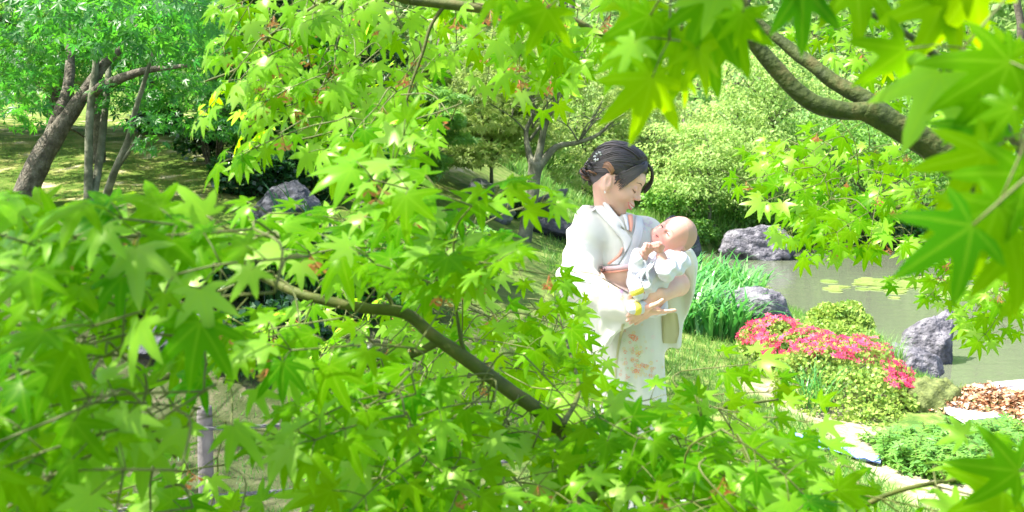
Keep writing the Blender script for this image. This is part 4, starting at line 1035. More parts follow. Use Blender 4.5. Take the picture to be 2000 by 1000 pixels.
# right sleeve (image left)
f.cone(pp(1146, 462, 3.46), pp(1128, 545, 3.39), .066, .068, .03)
f.cone(pp(1128, 548, 3.38), pp(1205, 592, 3.30), .062, .046, .025); f.cone(pp(1205, 592, 3.30), pp(1232, 601, 3.27), .046, .040, .02)
Uv = pp(1245, 600, 3.28)-pp(1115, 560, 3.40); Lu = np.linalg.norm(Uv); Uv /= Lu
Zv = np.array([0, -.12, 1.0]); Zv -= Uv*(Zv@Uv); Zv /= np.linalg.norm(Zv)
o_ = pp(1115, 560, 3.40); s5 = 3.36/FPX
def uvp(px, py):
    # intersect the pixel ray with the sleeve plane
    a = npv(P(px, py, 1.0))-np.array([0, 0, CAMZ]); Nn = np.cross(Uv, Zv); t_ = ((o_-np.array([0, 0, CAMZ]))@Nn)/(a@Nn); q = np.array([0, 0, CAMZ])+a*t_-o_; return (q@Uv, q@Zv)
f.panel([uvp(*p) for p in [(1102, 545), (1118, 600), (1134, 642), (1182, 674), (1197, 652), (1240, 622), (1262, 612), (1250, 588), (1190, 570)]], Uv, Zv, o_, .012, .010, .03, lambda x, y: .010*np.sin(x*34+y*14)+.006*np.sin(x*70-y*20))
# left sleeve (image right)
f.cone(pp(1262, 458, 3.62), pp(1334, 512, 3.55), .055, .052, .03)
U2 = np.array([.97, -.22, 0]); U2 /= np.linalg.norm(U2); Z2 = np.array([0, 0, 1.0]); o2 = pp(1320, 560, 3.52)
def uvp2(px, py):
    a = npv(P(px, py, 1.0))-np.array([0, 0, CAMZ]); Nn = np.cross(U2, Z2); t_ = ((o2-np.array([0, 0, CAMZ]))@Nn)/(a@Nn); q = np.array([0, 0, CAMZ])+a*t_-o2; return (q@U2, q@Z2)
f.panel([uvp2(*p) for p in [(1305, 492), (1346, 492), (1355, 520), (1351, 575), (1330, 628), (1323, 674), (1292, 672), (1284, 610), (1296, 560)]], U2, Z2, o2, .014, .010, .03, lambda x, y: .012*np.sin(x*46)+.006*np.sin(x*90+y*12))
# open neck
f.cone(pp(1142, 421, 3.56), pp(1176, 416, 3.55), .034, .026, .02); f.cone(pp(1170, 416, 3.50), pp(1206, 450, 3.44), .022, .022, .02); f.cone(pp(1200, 410, 3.50), pp(1216, 450, 3.42), .020, .006, .008, sub=True)
# soft vertical and diagonal drapery
def drape(X, Y, Z):
    lower = np.clip((1.02-Z)/.3, 0, 1)
    fold = .0045*np.sin((X-.4)*70+(Y-3.5)*22+Z*3)*lower + .0025*np.sin((X-.4)*130+np.sin(Z*6)*1.5)*lower
    arm = np.clip((X-.0)*0+(.36-X)/.08, 0, 1)*np.clip((Z-.98)/.1, 0, 1)
    return fold + .004*np.sin((Z*1.2+X*.9)*62+np.sin(X*30)*1.2)*arm + .0018*np.sin(X*55+Z*40)
f.warp(drape)
# clip at the hem
kz = f.lo[2]+f.h*np.arange(f.n[2]); f.F = np.maximum(f.F, (.045-kz)[None, None, :].astype(np.float32))
kme = f.mesh('kimono', [M['kimono']], 2); link('kimono', kme, wroot)
kco = [v.co[:] for v in kme.vertices]; kb = BVHTree.FromPolygons(kco, [tuple(p.vertices) for p in kme.polygons])
def snap(px, py, off=.004, d0=2.9):
    o = Vector((0, 0, CAMZ)); a = (P(px, py, 1.0)-o).normalized(); h = kb.ray_cast(o+a*2.6, a, 3)
    if h[0] is None:
        q = kb.find_nearest(P(px, py, 3.45)); return np.array(q[0])+np.array(q[1])*off
    n_ = h[1] if h[1].dot(a) < 0 else -h[1]
    return np.array(h[0])+np.array(n_)*off
def band(name, lpts, rpts, mat, off=.005, n=16, parent=wroot, th=.004):
    """cloth band laid on the kimono between two pixel polylines, with thickness"""
    Lc, _ = resample([(*p, 0) for p in lpts], [1]*len(lpts), n); Rc, _ = resample([(*p, 0) for p in rpts], [1]*len(rpts), n)
    V = []; F = []; m = 5
    for i in range(n):
        for j in range(m):
            u = j/(m-1); q = Lc[i]*(1-u)+Rc[i]*u; e = off*(1 if 0 < j < m-1 else .6); V.append(snap(q[0], q[1], e))
    nv = len(V); cam0 = np.array([0, 0, CAMZ]); V += [v+(v-cam0)/np.linalg.norm(v-cam0)*th for v in V]
    for i in range(n-1):
        for j in range(m-1):
            a = i*m+j; F.append((a, a+1, a+m+1, a+m)); F.append((nv+a, nv+a+m, nv+a+m+1, nv+a+1))
    for i in range(n-1):
        for a, b_ in ((i*m, (i+1)*m), (i*m+m-1, (i+1)*m+m-1)): F.append((a, b_, nv+b_, nv+a))
    return link(name, mesh_np(name, V, F, [mat], True), parent)
# collars: one overlapping flap from each shoulder, coral under-collar line between
band('collar', [(1150, 402), (1180, 430), (1212, 468), (1216, 500), (1190, 517)], [(1172, 396), (1194, 420), (1225, 456), (1232, 470), (1207, 517)], M['collar'], .010, 22)
band('collar', [(1240, 422), (1237, 450), (1224, 490), (1210, 517)], [(1256, 428), (1252, 462), (1238, 500), (1228, 517)], M['collar'], .006, 16)
band('under_collar', [(1224, 424), (1226, 440), (1227, 452)], [(1234, 424), (1234, 440), (1231, 456)], M['coral'], .012, 8)
band('under_collar', [(1216, 424), (1219, 438), (1223, 450)], [(1223, 424), (1225, 438), (1226, 452)], M['white'], .012, 8)
band('under_collar', [(1213, 484), (1205, 500), (1187, 516)], [(1216, 488), (1210, 503), (1194, 517)], M['coral'], .012, 10)
# white inner collar along the neck
patch_tube('inner_collar', [pp(1162, 415, 3.56), pp(1172, 398, 3.56), pp(1178, 385, 3.57), pp(1180, 394, 3.50), pp(1194, 414, 3.455), pp(1211, 434, 3.425), pp(1220, 446, 3.415)], [.006, .008, .009, .009, .009, .008, .003], M['collar'], wroot, 8, 26)
# obi and cords
band('obi', [(1167, 526), (1200, 524), (1240, 518), (1262, 512)], [(1172, 543), (1196, 557), (1226, 574), (1256, 590)], M['obi'], .010, 14)
band('obi_cord', [(1167, 518), (1195, 519), (1225, 516), (1250, 510)], [(1168, 529), (1196, 527), (1225, 524), (1250, 519)], M['pink'], .018, 12)
band('obi_cord', [(1167, 527), (1195, 527), (1225, 524), (1245, 520)], [(1168, 530), (1196, 530), (1225, 527), (1245, 523)], M['coral'], .020, 12)
# sleeve lining shown at the arm opening, overlap edge of the skirt, sleeve cuffs
band('lining', [(1130, 524), (1150, 527), (1168, 534)], [(1133, 531), (1152, 534), (1170, 539)], M['coral'], .004, 8)
band('cuff', [(1118, 531), (1140, 541), (1165, 548), (1188, 556)], [(1117, 539), (1138, 549), (1163, 556), (1186, 564)], M['white'], .006, 12)
band('cuff', [(1246, 612), (1252, 600), (1250, 590)], [(1256, 615), (1263, 603), (1258, 590)], M['white'], .008, 8)
band('skirt_edge', [(1214, 632), (1205, 680), (1200, 730), (1198, 800)], [(1221, 632), (1210, 680), (1204, 730), (1202, 800)], M['kimono_y'], .002, 14, wroot, .001)
band('sleeve_light', [(1292, 600), (1292, 640), (1294, 670)], [(1322, 612), (1326, 645), (1321, 670)], M['kimono_y'], .004, 10)  # yellow of light through the left sleeve, painted as a cloth patch
# printed blossoms, flat on the cloth
def prints(name, cx, cy, sx, sy, n, mats, r0, seed, petals=6):
    r_ = random.Random(seed); V = []; F = []; MI = []
    for i in range(n):
        px, py = r_.gauss(cx, sx), r_.gauss(cy, sy); rr = r0*r_.uniform(.5, 1.3); mi = r_.randrange(len(mats))
        for p in range(petals):
            a = p*6.283/petals+r_.uniform(-.2, .2); q = [snap(px+rr*u*math.cos(a+v), py+rr*u*math.sin(a+v), .0016) for u, v in ((.25, 0), (.7, -.28), (1.05, 0), (.7, .28))]
            b0 = len(V); V += q; F.append((b0, b0+1, b0+2, b0+3)); MI.append(mi)
    link(name, mesh_np(name, V, np.array(F), mats, False, None, MI), wroot, 'stuff')
prints('sleeve_print', 1192, 578, 15, 11, 46, [M['pflower'], M['pink'], M['pflower'], M['yflower']], 4.0, 2)
prints('skirt_print', 1240, 657, 3, 3, 2, [M['oflower'], M['coral']], 9, 3, 9)
prints('skirt_print', 1238, 690, 18, 24, 70, [M['oflower'], M['yflower'], M['gflower'], M['pink'], M['yflower']], 3.6, 4)
prints('skirt_print', 1248, 722, 22, 12, 40, [M['oflower'], M['yflower'], M['coral']], 3.6, 5)
prints('shoulder_print', 1262, 442, 8, 8, 12, [M['pink'], M['pflower']], 3, 6)
# feet: white split toe socks in sandals
for sx in (-.055, .06):
    g_ = onground(wroot.location.x+sx, 3.50)
    s_ = SDF(npv(g_)+[-.12, -.20, -.01], npv(g_)+[.12, .14, .12], .004)
    s_.ell(npv(g_)+[0, .03, .045], (.033, .045, .045), .02); s_.ell(npv(g_)+[.015, -.06, .035], (.036, .085, .026), .02); s_.cone(npv(g_)+[0, .04, .05], npv(g_)+[0, .04, .10], .033, .036, .02)
    link('sock', s_.mesh('sock', [M['white']]), wroot)
    mb = MB(); mb.box(npv(g_)+[.012, -.035, .009], (.078, .24, .022)); link('sandal', mb.mesh('sandal', [M['pink']], False), wroot)

# ---------------------------------------------------------------- BABY
bc = P(1314, 462, 3.34)
BB = basis((-.50, -.66, .46), (.80, -.06, .60))
b_ = loc(BB, bc)
broot = empty('baby', P(1290, 560, 3.34), 'nearly bald baby in white clothes cradled in the arms of the woman', 'baby')
f = SDF(npv(P(1215, 640, 3.3))*[1, 0, 1]+[0, 3.08, 0], npv(P(1370, 415, 3.3))*[1, 0, 1]+[0, 3.48, 0], .0022)
f.ell(b_(-.010, 0, .018), (.068, .056, .062), .01, BB)
f.ell(b_(.016, 0, -.020), (.046, .045, .042), .03, BB)
for sgn in (-1, 1):
    f.ell(b_(.032, sgn*.024, -.030), (.021, .020, .019), .014, BB)
    f.ell(b_(-.004, sgn*.058, -.010), (.012, .009, .018), .005, BB); f.ell(b_(-.001, sgn*.066, -.009), (.007, .005, .010), .003, BB, sub=True)
    f.ell(b_(.060, sgn*.019, -.004), (.010, .011, .006), .009, BB, sub=True); f.ell(b_(.049, sgn*.019, -.004), (.009, .011, .0075), .003, BB)
f.ell(b_(.056, 0, -.016), (.009, .009, .0075), .007, BB); f.cone(b_(.050, 0, .0), b_(.055, 0, -.014), .005, .007, .008)
f.ell(b_(.050, 0, -.035), (.010, .014, .009), .010, BB); f.ell(b_(.040, 0, -.050), (.012, .013, .009), .012, BB)
f.cone(b_(.060, -.009, -.0345), b_(.060, .009, -.0345), .0016, .0016, .002, sub=True)
f.cone(b_(-.015, 0, -.04), pp(1302, 500, 3.34), .030, .034, .02)
# trunk, arms, legs
f.cone(pp(1302, 505, 3.34), pp(1262, 552, 3.32), .050, .054, .03)
f.chain([pp(1322, 508, 3.29), pp(1302, 528, 3.22), pp(1291, 500, 3.22)], [.026, .022, .016], .015)
f.chain([pp(1280, 500, 3.36), pp(1248, 512, 3.27), pp(1258, 496, 3.24)], [.026, .022, .017], .015)
f.chain([pp(1262, 556, 3.30), pp(1246, 566, 3.235)], [.040, .026], .02)
f.chain([pp(1265, 562, 3.31), pp(1278, 592, 3.30), pp(1250, 604, 3.24)], [.038, .030, .022], .02)
def fist(f, c, d, n_, sc):
    d = npv(Vector(d).normalized()); n_ = npv(n_); n_ = n_-d*(n_@d); n_ /= np.linalg.norm(n_); s_ = np.cross(d, n_)
    f.ell(c, (.020*sc, .020*sc, .018*sc), .006)
    for o1, l1 in ((-.014, .9), (-.005, 1.0), (.004, .97), (.013, .85)):
        p = c+d*.014*sc+s_*o1*sc; q = p+(d*.4+n_*.9)*.016*sc*l1; f.cone(p, q, .0062*sc, .0058*sc, .002); f.cone(q, q+(n_*.3-d*.9)*.013*sc, .0058*sc, .005*sc, .002)
    p = c+s_*.018*sc; f.cone(p, p+(d*.7+n_*.5)*.018*sc, .0068*sc, .0055*sc, .003)
fist(f, pp(1287, 484, 3.215), (-.35, 0, 1), (-.6, -.7, 0), .92)
fist(f, pp(1264, 487, 3.225), (.3, -.1, 1), (.2, -.9, -.2), .95)
bbody = f.mesh('body', [M['skin_baby']], 1); link('body', bbody, broot); bbv = bvh_of(bbody)
for sgn in (-1, 1):
    feature('eye', bbv, [b_(.0560, sgn*.0105, -.0055), b_(.0600, sgn*.018, -.0035), b_(.0530, sgn*.0265, -.0045)], [.0006, .0021, .0006], M['black'], broot)
    feature('eyebrow', bbv, [b_(.0560, sgn*.010, .0095), b_(.0565, sgn*.019, .0130), b_(.0480, sgn*.029, .0100)], [.0004, .0009, .0003], plain('baby_brow', (.30, .17, .12), .7), broot)
feature('upper_lip', bbv, [b_(.056, -.0105, -.0350), b_(.062, 0, -.0325), b_(.056, .0105, -.0350)], [.0006, .0019, .0006], plain('baby_lip', (.60, .20, .17), .5), broot)
feature('lower_lip', bbv, [b_(.056, -.0100, -.0360), b_(.061, 0, -.0400), b_(.056, .0100, -.0360)], [.0006, .0019, .0006], bpy.data.materials['baby_lip'], broot)
feature('mouth', bbv, [b_(.056, -.008, -.0355), b_(.062, 0, -.0362), b_(.056, .008, -.0355)], [.0004, .0012, .0004], plain('baby_mouth', (.12, .03, .03), .6), broot)
# short fine hair over the back of the head
f = SDF(npv(bc)-.1, npv(bc)+.1, .0025); f.ell(b_(-.0115, 0, .0185), (.0688, .0568, .0628), .01, BB); f.ell(b_(.055, 0, -.02), (.060, .09, .075), .02, BB, sub=True)
link('hair', f.mesh('hair', [M['hair_baby']], 1), broot)
# clothes
f = SDF(npv(P(1205, 660, 3.3))*[1, 0, 1]+[0, 3.05, 0], npv(P(1380, 450, 3.3))*[1, 0, 1]+[0, 3.50, 0], .0028)
f.cone(pp(1304, 504, 3.34), pp(1262, 550, 3.31), .058, .062, .03)
f.cone(pp(1262, 550, 3.30), pp(1250, 562, 3.25), .056, .038, .02)
f.cone(pp(1328, 513, 3.30), pp(1300, 530, 3.215), .034, .032, .015); f.cone(pp(1300, 528, 3.215), pp(1297, 516, 3.215), .030, .026, .01)
f.cone(pp(1280, 500, 3.34), pp(1248, 514, 3.265), .036, .034, .015); f.cone(pp(1248, 514, 3.265), pp(1250, 500, 3.245), .032, .028, .01)
f.cone(pp(1262, 562, 3.31), pp(1282, 594, 3.32), .046, .040, .02); f.cone(pp(1282, 594, 3.32), pp(1262, 602, 3.27), .036, .028, .015)
f.cone(pp(1290, 480, 3.20), pp(1291, 497, 3.215), .020, .019, .006, sub=True); f.cone(pp(1266, 480, 3.20), pp(1261, 494, 3.225), .022, .022, .006, sub=True)
f.ell(npv(bc), (.064, .064, .064), .006, BB, sub=True)
f.warp(lambda X, Y, Z: .0035*np.sin(X*110+Z*60+np.sin(Z*80))+.0025*np.sin(X*60-Z*140+Y*90))
link('romper', f.mesh('romper', [M['white']], 1), broot)
# ruffled bib front and booties with yellow bands
mb = MB()
for i in range(3):
    pts = [pp(1258+i*9+6*math.sin(s_*1.3+i)-s_*3, 508+s_*11, 3.235-.004*i) for s_ in range(5)]; mb.tube(pts, [.006, .010, .012, .011, .006], 8, 18, .5, .5)
link('ruffle', mb.mesh('ruffle', [M['white']]), broot)
for (a, m_, b2, ra, rb) in [((1240, 550, 3.23), (1243, 566, 3.215), (1250, 586, 3.215), .023, .018), ((1262, 598, 3.255), (1246, 602, 3.225), (1226, 604, 3.215), .022, .018)]:
    A_, M_, B_ = pp(*a), pp(*m_), pp(*b2)
    bo = MB(); bo.tube([A_, A_*.5+M_*.5, M_, B_*.6+M_*.4, B_], [ra*.9, ra, ra, rb, rb*.6], 14, 18); o = link('bootie', bo.mesh('bootie', [M['white']]), broot)
    bo = MB(); bo.tube([A_*.05+M_*.95, M_*.8+B_*.2, M_*.55+B_*.45], [ra+.0005, ra+.001, rb+.002], 14, 8); o2_ = link('band', bo.mesh('band', [M['yellow']]), o)
mb = MB()
for i, (px, py) in enumerate([(1249, 544), (1255, 548), (1252, 553), (1258, 545), (1259, 552)]): c = pp(px, py, 3.19); mb.tube([c, c+[.001, 0, .001], c+[.003, 0, .002]], .0018, 6, 4)
link('dots', mb.mesh('dots', [M['black']]), broot, 'stuff')

# ================================================================ FENCE AND WATERSIDE THINGS
fx = [(-3.1, 3.35), (-1.24, 3.90), (.42, 4.55)]
fe = empty('rope_fence', onground(fx[1][0], fx[1][1]), 'low rope fence with weathered wooden posts beside the gravel walk', 'fence')
for x, y in fx:
    z = Hs(x, y); mb = MB(); r0 = .033
    mb.tube([(x, y, z-.1), (x, y, z+.2), (x+.004, y, z+.52), (x+.004, y, z+.545)], [r0, r0*.97, r0*.93, r0*.7], 12, 12, .12); link('post', mb.mesh('post', [M['wood']]), fe)
for zz in (.47, .19):
    for (a, b2) in zip(fx[:-1], fx[1:]):
        mb = MB()
        A_ = np.array([*a, Hs(*a)+zz]); B_ = np.array([*b2, Hs(*b2)+zz]); C = [A_+(B_-A_)*u+np.array([0, -.035, -.045*math.sin(math.pi*u)]) for u in np.linspace(0, 1, 9)]
        Cc, _ = resample(C, [1]*9, 130)
        for ph in (0, 2.09, 4.19):
            mb.tube([c+np.array([0, math.cos(i*.8+ph), math.sin(i*.8+ph)])*.0042 for i, c in enumerate(Cc)], .0048, 5, 260)
        link('rope', mb.mesh('rope', [M['rope']]), fe)
# blue sheet on the sandy strip
g_ = G(1628, 882); n = 14; V = []; F = []
for i in range(n):
    for j in range(7):
        u, v = i/(n-1)-.5, j/6-.5; x = g_.x+u*.36+v*.06; y = g_.y-u*.36+v*.12; V.append((x, y, Hs(x, y)+.012+.014*abs(math.sin(u*17+v*9))+.008*math.sin(v*21)))
nv = len(V); V += [(x, y, z-.004) for x, y, z in V]
for i in range(n-1):
    for j in range(6): a = i*7+j; F += [(a, a+7, a+8, a+1), (nv+a, nv+a+1, nv+a+8, nv+a+7)]
o = link('plastic_sheet', mesh_np('plastic_sheet', V, F, [plain('blue_plastic', (.22, .30, .66), .45)])); tag(o, 'crumpled blue plastic sheet on the sandy strip by the azalea', 'sheet'); recenter(o, g_)
# debris heap on a white board at the waterline
b0 = W(1830, 786, -.40); B_ = [W(1800, 766, -.44), W(1925, 768, -.44), W(2010, 850, -.40), W(1850, 850, -.38)]
def slab(name, pts, th, mat, label, cat):
    V = [tuple(p) for p in pts]+[tuple(p-Vector((0, 0, th))) for p in pts]; n = len(pts)
    o = link(name, mesh_np(name, V, [tuple(range(n)), tuple(range(2*n-1, n-1, -1))]+[(i, (i+n), (i+1) % n+n, (i+1) % n) for i in range(n)], [mat], False)); tag(o, label, cat); return recenter(o, sum(pts, Vector())/n)
slab('board', [p+Vector((0, 0, .05)) for p in [G(1798, 786), G(1862, 768), G(1960, 830), G(1890, 838)]], .03, plain('white_board', (.5, .52, .54), .5), 'white board at the waterline under the heap of dead leaves', 'board')
hc = G(1930, 812); r_ = np.random.default_rng(3); n = 3600; a = r_.random(n)*6.28; rr = np.sqrt(r_.random(n))
x = hc.x+.06+.50*rr*np.cos(a); y = hc.y+.26*rr*np.sin(a)-.16*rr*np.cos(a); z = H(x, y)+.015+.15*(1-rr**1.6)*(1+.35*np.sin(x*14)*np.sin(y*11))*r_.random(n)**.25
pos = np.column_stack([x, y, z]); tip = unit(r_.normal(size=(n, 3))*[1, 1, .35]); nor = unit(r_.normal(size=(n, 3))*.6+[0, 0, 1])
md = leafmat('dead_leaf', [(.30, .13, .06), (.42, .20, .10), (.50, .33, .20), (.62, .48, .36)], [(.3, .12, .05), (.4, .2, .1)], .12, .7, .2)
hp2 = empty('debris_heap', hc, 'heap of brown dead leaves and green weed raked onto the pond edge', 'heap')
link('dead_leaves', scatter_mesh('dead_leaves', (np.array([(0, 0, 0), (.5, -.28, .10), (1, 0, -.05), (.5, .28, .12)]), np.array([(0, 1, 2), (0, 2, 3)])), pos, frames(tip, nor), .022+.034*r_.random(n)**2, md), hp2, 'stuff')
mg = surfmat('green_weed', [(.3, (.05, .07, .02)), (.7, (.16, .19, .06))], 30, .9, .9, dist=.01)
s_ = SDF(npv(hc)-[.75, .4, .12], npv(hc)+[.75, .45, .32], .012); s_.ell(npv(hc)+[-.30, .10, .05], (.20, .14, .15), .04); s_.ell(npv(hc)+[-.02, .16, .03], (.18, .10, .10), .04); s_.ell(npv(hc)+[.1, 0, -.02], (.5, .26, .10), .04)
s_.warp(lambda X, Y, Z: .016*np.sin(X*48+Y*20)*np.sin(Y*55+Z*30)+.008*np.sin(X*110+Z*80)); link('weed_mound', s_.mesh('weed_mound', [mg]), hp2)
# two pale pipes lying in the water
def pipe(p0, p1, p2, r0, label):
    A_, B_, C_ = [npv(v) for v in (p0, p1, p2)]; Cc, _ = resample([A_, B_, C_], [1, 1, 1], 20); V = []; F = []; sg = 16
    for rad in (r0, r0*.86):
        for c_i in range(20):
            T = Cc[min(c_i+1, 19)]-Cc[max(c_i-1, 0)]; T /= np.linalg.norm(T); u = np.cross(T, [0, 0, 1]); u /= np.linalg.norm(u); v = np.cross(u, T)
            for k_ in range(sg): V.append(Cc[c_i]+(u*math.cos(k_*6.283/sg)+v*math.sin(k_*6.283/sg))*rad)
    for i in range(19):
        for k_ in range(sg):
            k2 = (k_+1) % sg; F.append((i*sg+k_, i*sg+k2, (i+1)*sg+k2, (i+1)*sg+k_)); b1 = 20*sg; F.append((b1+i*sg+k_, b1+(i+1)*sg+k_, b1+(i+1)*sg+k2, b1+i*sg+k2))
    for i in (0, 19):
        for k_ in range(sg): k2 = (k_+1) % sg; F.append((i*sg+k_, i*sg+k2, 20*sg+i*sg+k2, 20*sg+i*sg+k_))
    o = link('pipe', mesh_np('pipe', V, F, [plain('pale_pipe', (.68, .62, .64), .45)])); tag(o, label, 'pipe', 'pipes in the pond'); recenter(o, Vector(B_))
pipe(W(1878, 772, -.46), W(1945, 755, -.45), W(2160, 738, -.44), .038, 'longer pale pipe lying half in the water behind the debris heap')
pipe(W(1960, 768, -.46), W(2010, 760, -.455), W(2160, 748, -.45), .034, 'shorter pale pipe with a dark open end in front of the longer one')

# ================================================================ FOREGROUND MAPLES
LEAFT = [maple_leaf(2, dr, fo, sd, 7) for dr, fo, sd in [(.22, .15, 1), (.40, .2, 2), (.10, .1, 3), (.55, .25, 4), (.30, .3, 5), (.18, .2, 6)]]
LEAFT += [maple_leaf(2, .3, .2, 7, 5), maple_leaf(2, .15, .15, 8, 5)]
def vein_of(n):
    v = np.zeros(n); v[0] = 1; lob = 7 if n == 1+8+49 else 5; b0 = 1+lob+1
    for i in range(lob):
        for j in (0, 3, 6): v[b0+7*i+j] = 1
    return v
def inpoly(x, y, poly):
    c = False; j = len(poly)-1
    for i in range(len(poly)):
        xi, yi = poly[i]; xj, yj = poly[j]
        if (yi > y) != (yj > y) and x < (xj-xi)*(y-yi)/(yj-yi)+xi: c = not c
        j = i
    return c
def seg_px(x, y, pts):
    d = 1e9
    for a, b in zip(pts[:-1], pts[1:]):
        ex, ey = b[0]-a[0], b[1]-a[1]; t = min(1, max(0, ((x-a[0])*ex+(y-a[1])*ey)/(ex*ex+ey*ey))); d = min(d, math.hypot(x-a[0]-t*ex, y-a[1]-t*ey))
    return d
class Maple:
    def __init__(s, base, label, group, seed):
        s.t = empty('maple_tree', base, label, 'tree', group); s.r = random.Random(seed); s.clear = None; s.jn = .26; s.nodes = []; s.leaves = []; s.tw = MB(); s.seed = MB()
    def limb(s, name, pts, rad, mat, seg=12, bump=.10, knots=0):
        mb = MB(); mb.tube(pts, rad, seg, len(pts)*8, bump)
        C, r = resample(pts, rad, 40)
        for i in range(knots):
            k = s.r.randrange(3, 37); c = C[k]; rr = r[k]
            a = s.r.uniform(0, 6.28); e = c + np.array([math.cos(a)*.3, -abs(math.sin(a)), math.sin(a)*.6])*rr*.7
            mb.tube([c, e, e+(e-c)*.5], [rr*.5, rr*.42, rr*.22], 8, 6, .2)
        link(name, mb.mesh(name, [mat]), s.t)
        s.nodes += [(Vector(c), r[i]) for i, c in enumerate(C)]
    def leaf(s, p, tip, nor, size, sun_share=0):
        s.leaves.append((Vector(p), Vector(tip), Vector(nor), size, sun_share))
    def seeds(s, p, n=5):
        r_ = s.r
        for i in range(n):
            d = Vector((r_.gauss(0, .5), r_.gauss(0, .5), -1)).normalized(); e = p+d*r_.uniform(.012, .022)
            s.seed.tube([p, (p+e)/2+Vector((0, 0, -.001)), e], .0005, 3, 3, a=r_.random())
            for sg in (-1, 1):
                u = Vector((sg*r_.uniform(.5, 1), r_.gauss(0, .5), -.35)).normalized()*.011; v_ = Vector((0, 0, -.0035))
                s.seed.add([e, e+u*.5+v_, e+u, e+u*.5-v_*.3], [(0, 1, 2), (0, 2, 3)], r_.random())
    def spray(s, o, d, L, nn, lsz, face, droop, sun_share=0, seeds=.15):
        """one shoot from o along d; opposite leaf pairs; face = preferred leaf normal"""
        r_ = s.r; d = d.normalized(); side = d.cross(face).normalized(); p = Vector(o); pts = [p.copy()]
        for i in range(nn):
            st = L/nn; d = (d+Vector((r_.gauss(0, .12), r_.gauss(0, .12), -.07+r_.gauss(0, .05)))).normalized()
            p = p+d*st; pts.append(p.copy())
            last = i == nn-1
            angs = [(-1, 55), (1, 55)] + ([(1, 4)] if last else [])
            for sg, an in angs:
                a = R(an+r_.uniform(-18, 18))*sg
                ld = (d*math.cos(a)+side*math.sin(a)).normalized()
                pl = r_.uniform(.018, .038); pe = p+(ld+Vector((0, 0, .15))).normalized()*pl
                s.tw.tube([p, (p+pe)/2+Vector((0, 0, .002)), pe], [.0008, .0006, .0006], 3, 3)
                tip = (ld + Vector((r_.gauss(0, .2), r_.gauss(0, .2), -droop*r_.uniform(.4, 1.5)))).normalized()
                nor = (face + Vector((r_.gauss(0, s.jn), r_.gauss(0, s.jn), r_.gauss(0, s.jn*.8)))).normalized()
                s.leaf(pe, tip, nor, lsz*r_.uniform(.65, 1.2)*(.8 if last and an > 10 else 1), sun_share)
            if r_.random() < seeds: s.seeds(p, r_.randint(3, 7))
        s.tw.tube(pts, [.0012]+[.0009]*(len(pts)-1), 4, len(pts)*2)
    def fill(s, poly, depth, spacing, dirf, face, droop, L=.13, nn=3, lsz=.045, sun_share=0, jit=.15, seeds=.15, connect=True, gapf=None, maxc=.55):
        r_ = s.r; xs_ = [p[0] for p in poly]; ys_ = [p[1] for p in poly]; got = []
        y = min(ys_)
        while y < max(ys_):
            x = min(xs_)
            while x < max(xs_):
                px, py = x+r_.uniform(-.5, .5)*spacing, y+r_.uniform(-.5, .5)*spacing
                if inpoly(px, py, poly) and not (gapf and gapf(px, py)) and not (s.clear and depth(px, py) < 1.5 and seg_px(px, py+12, s.clear) < 58):
                    dd = depth(px, py)*(1+r_.uniform(-jit, jit)); got.append((P(px, py, dd), px, py))
                x += spacing
            y += spacing
        s.place(got, dirf, face, droop, L, nn, lsz, sun_share, seeds, connect, maxc)
    def place(s, got, dirf, face, droop, L, nn, lsz, sun_share, seeds, connect, maxc=.55):
        r_ = s.r
        if connect and s.nodes:
            got.sort(key=lambda g: min((g[0]-n[0]).length_squared for n in s.nodes[::3]))
        for c, px, py in got:
            d = dirf(px, py); d = Vector(d)+Vector((r_.gauss(0, .3), r_.gauss(0, .3), r_.gauss(0, .15))); d.normalize()
            o = c - d*L*.6
            if connect and s.nodes:
                # connect to a node that lies behind the shoot
                b = min(s.nodes, key=lambda n: (n[0]-o).length + .5*max(0, (n[0]-o).normalized().dot(d))*(n[0]-o).length)
                if b[0] is not None and (b[0]-o).length < maxc:
                    m_ = (b[0]+o)/2 - d*.01 + Vector((r_.gauss(0, .01), r_.gauss(0, .01), .012))
                    rr = min(b[1]*.5, .0016); s.tw.tube([b[0], m_, o], [rr, .0012, .0009], 5, 8)
                    for f in (.3, .6, 1): s.nodes.append((b[0].lerp(o, f), .0025))
            s.spray(o, d, L*r_.uniform(.8, 1.25), nn, lsz, Vector(face) if not callable(face) else Vector(face(px, py)), droop, sun_share(px, py) if callable(sun_share) else sun_share, seeds)
    def finish(s, mats, nmax=300):
        Ls = s.leaves; n = len(Ls)
        pos = np.array([tuple(l[0]) for l in Ls]); tip = np.array([tuple(l[1]) for l in Ls]); nor = np.array([tuple(l[2]) for l in Ls]); sz = np.array([l[3] for l in Ls])
        Fm = frames(tip, nor); px, py, d = project(pos+tip*sz[:, None]*.5)
        vis = (px > -20) & (px < 2020) & (py > -20) & (py < 1020) & (d > .2)
        sc = np.where(vis, sz/np.maximum(d, .1), 0); order = np.argsort(-sc); top = [i for i in order[:nmax] if sc[i] > 0]
        mes = {}
        for i in top:
            sun_share = Ls[i][4]; v = s.r.randrange(len(LEAFT)); m_ = mats[1] if s.r.random() < sun_share else mats[0]
            if (v, m_.name) not in mes:
                mes[(v, m_.name)] = mesh_np('maple_leaf', LEAFT[v][0], LEAFT[v][1], [m_], True, {'rnd': np.zeros(len(LEAFT[v][0])), 'vein': vein_of(len(LEAFT[v][0]))})
            A = Matrix([[*Fm[i][0]], [*Fm[i][1]], [*Fm[i][2]]]).to_4x4()
            inst('leaf', mes[(v, m_.name)], Matrix.Translation(Vector(pos[i])) @ A @ Matrix.Scale(float(sz[i]), 4), s.t)
        ts = set(top); rest = np.array([i for i in range(n) if i not in ts])
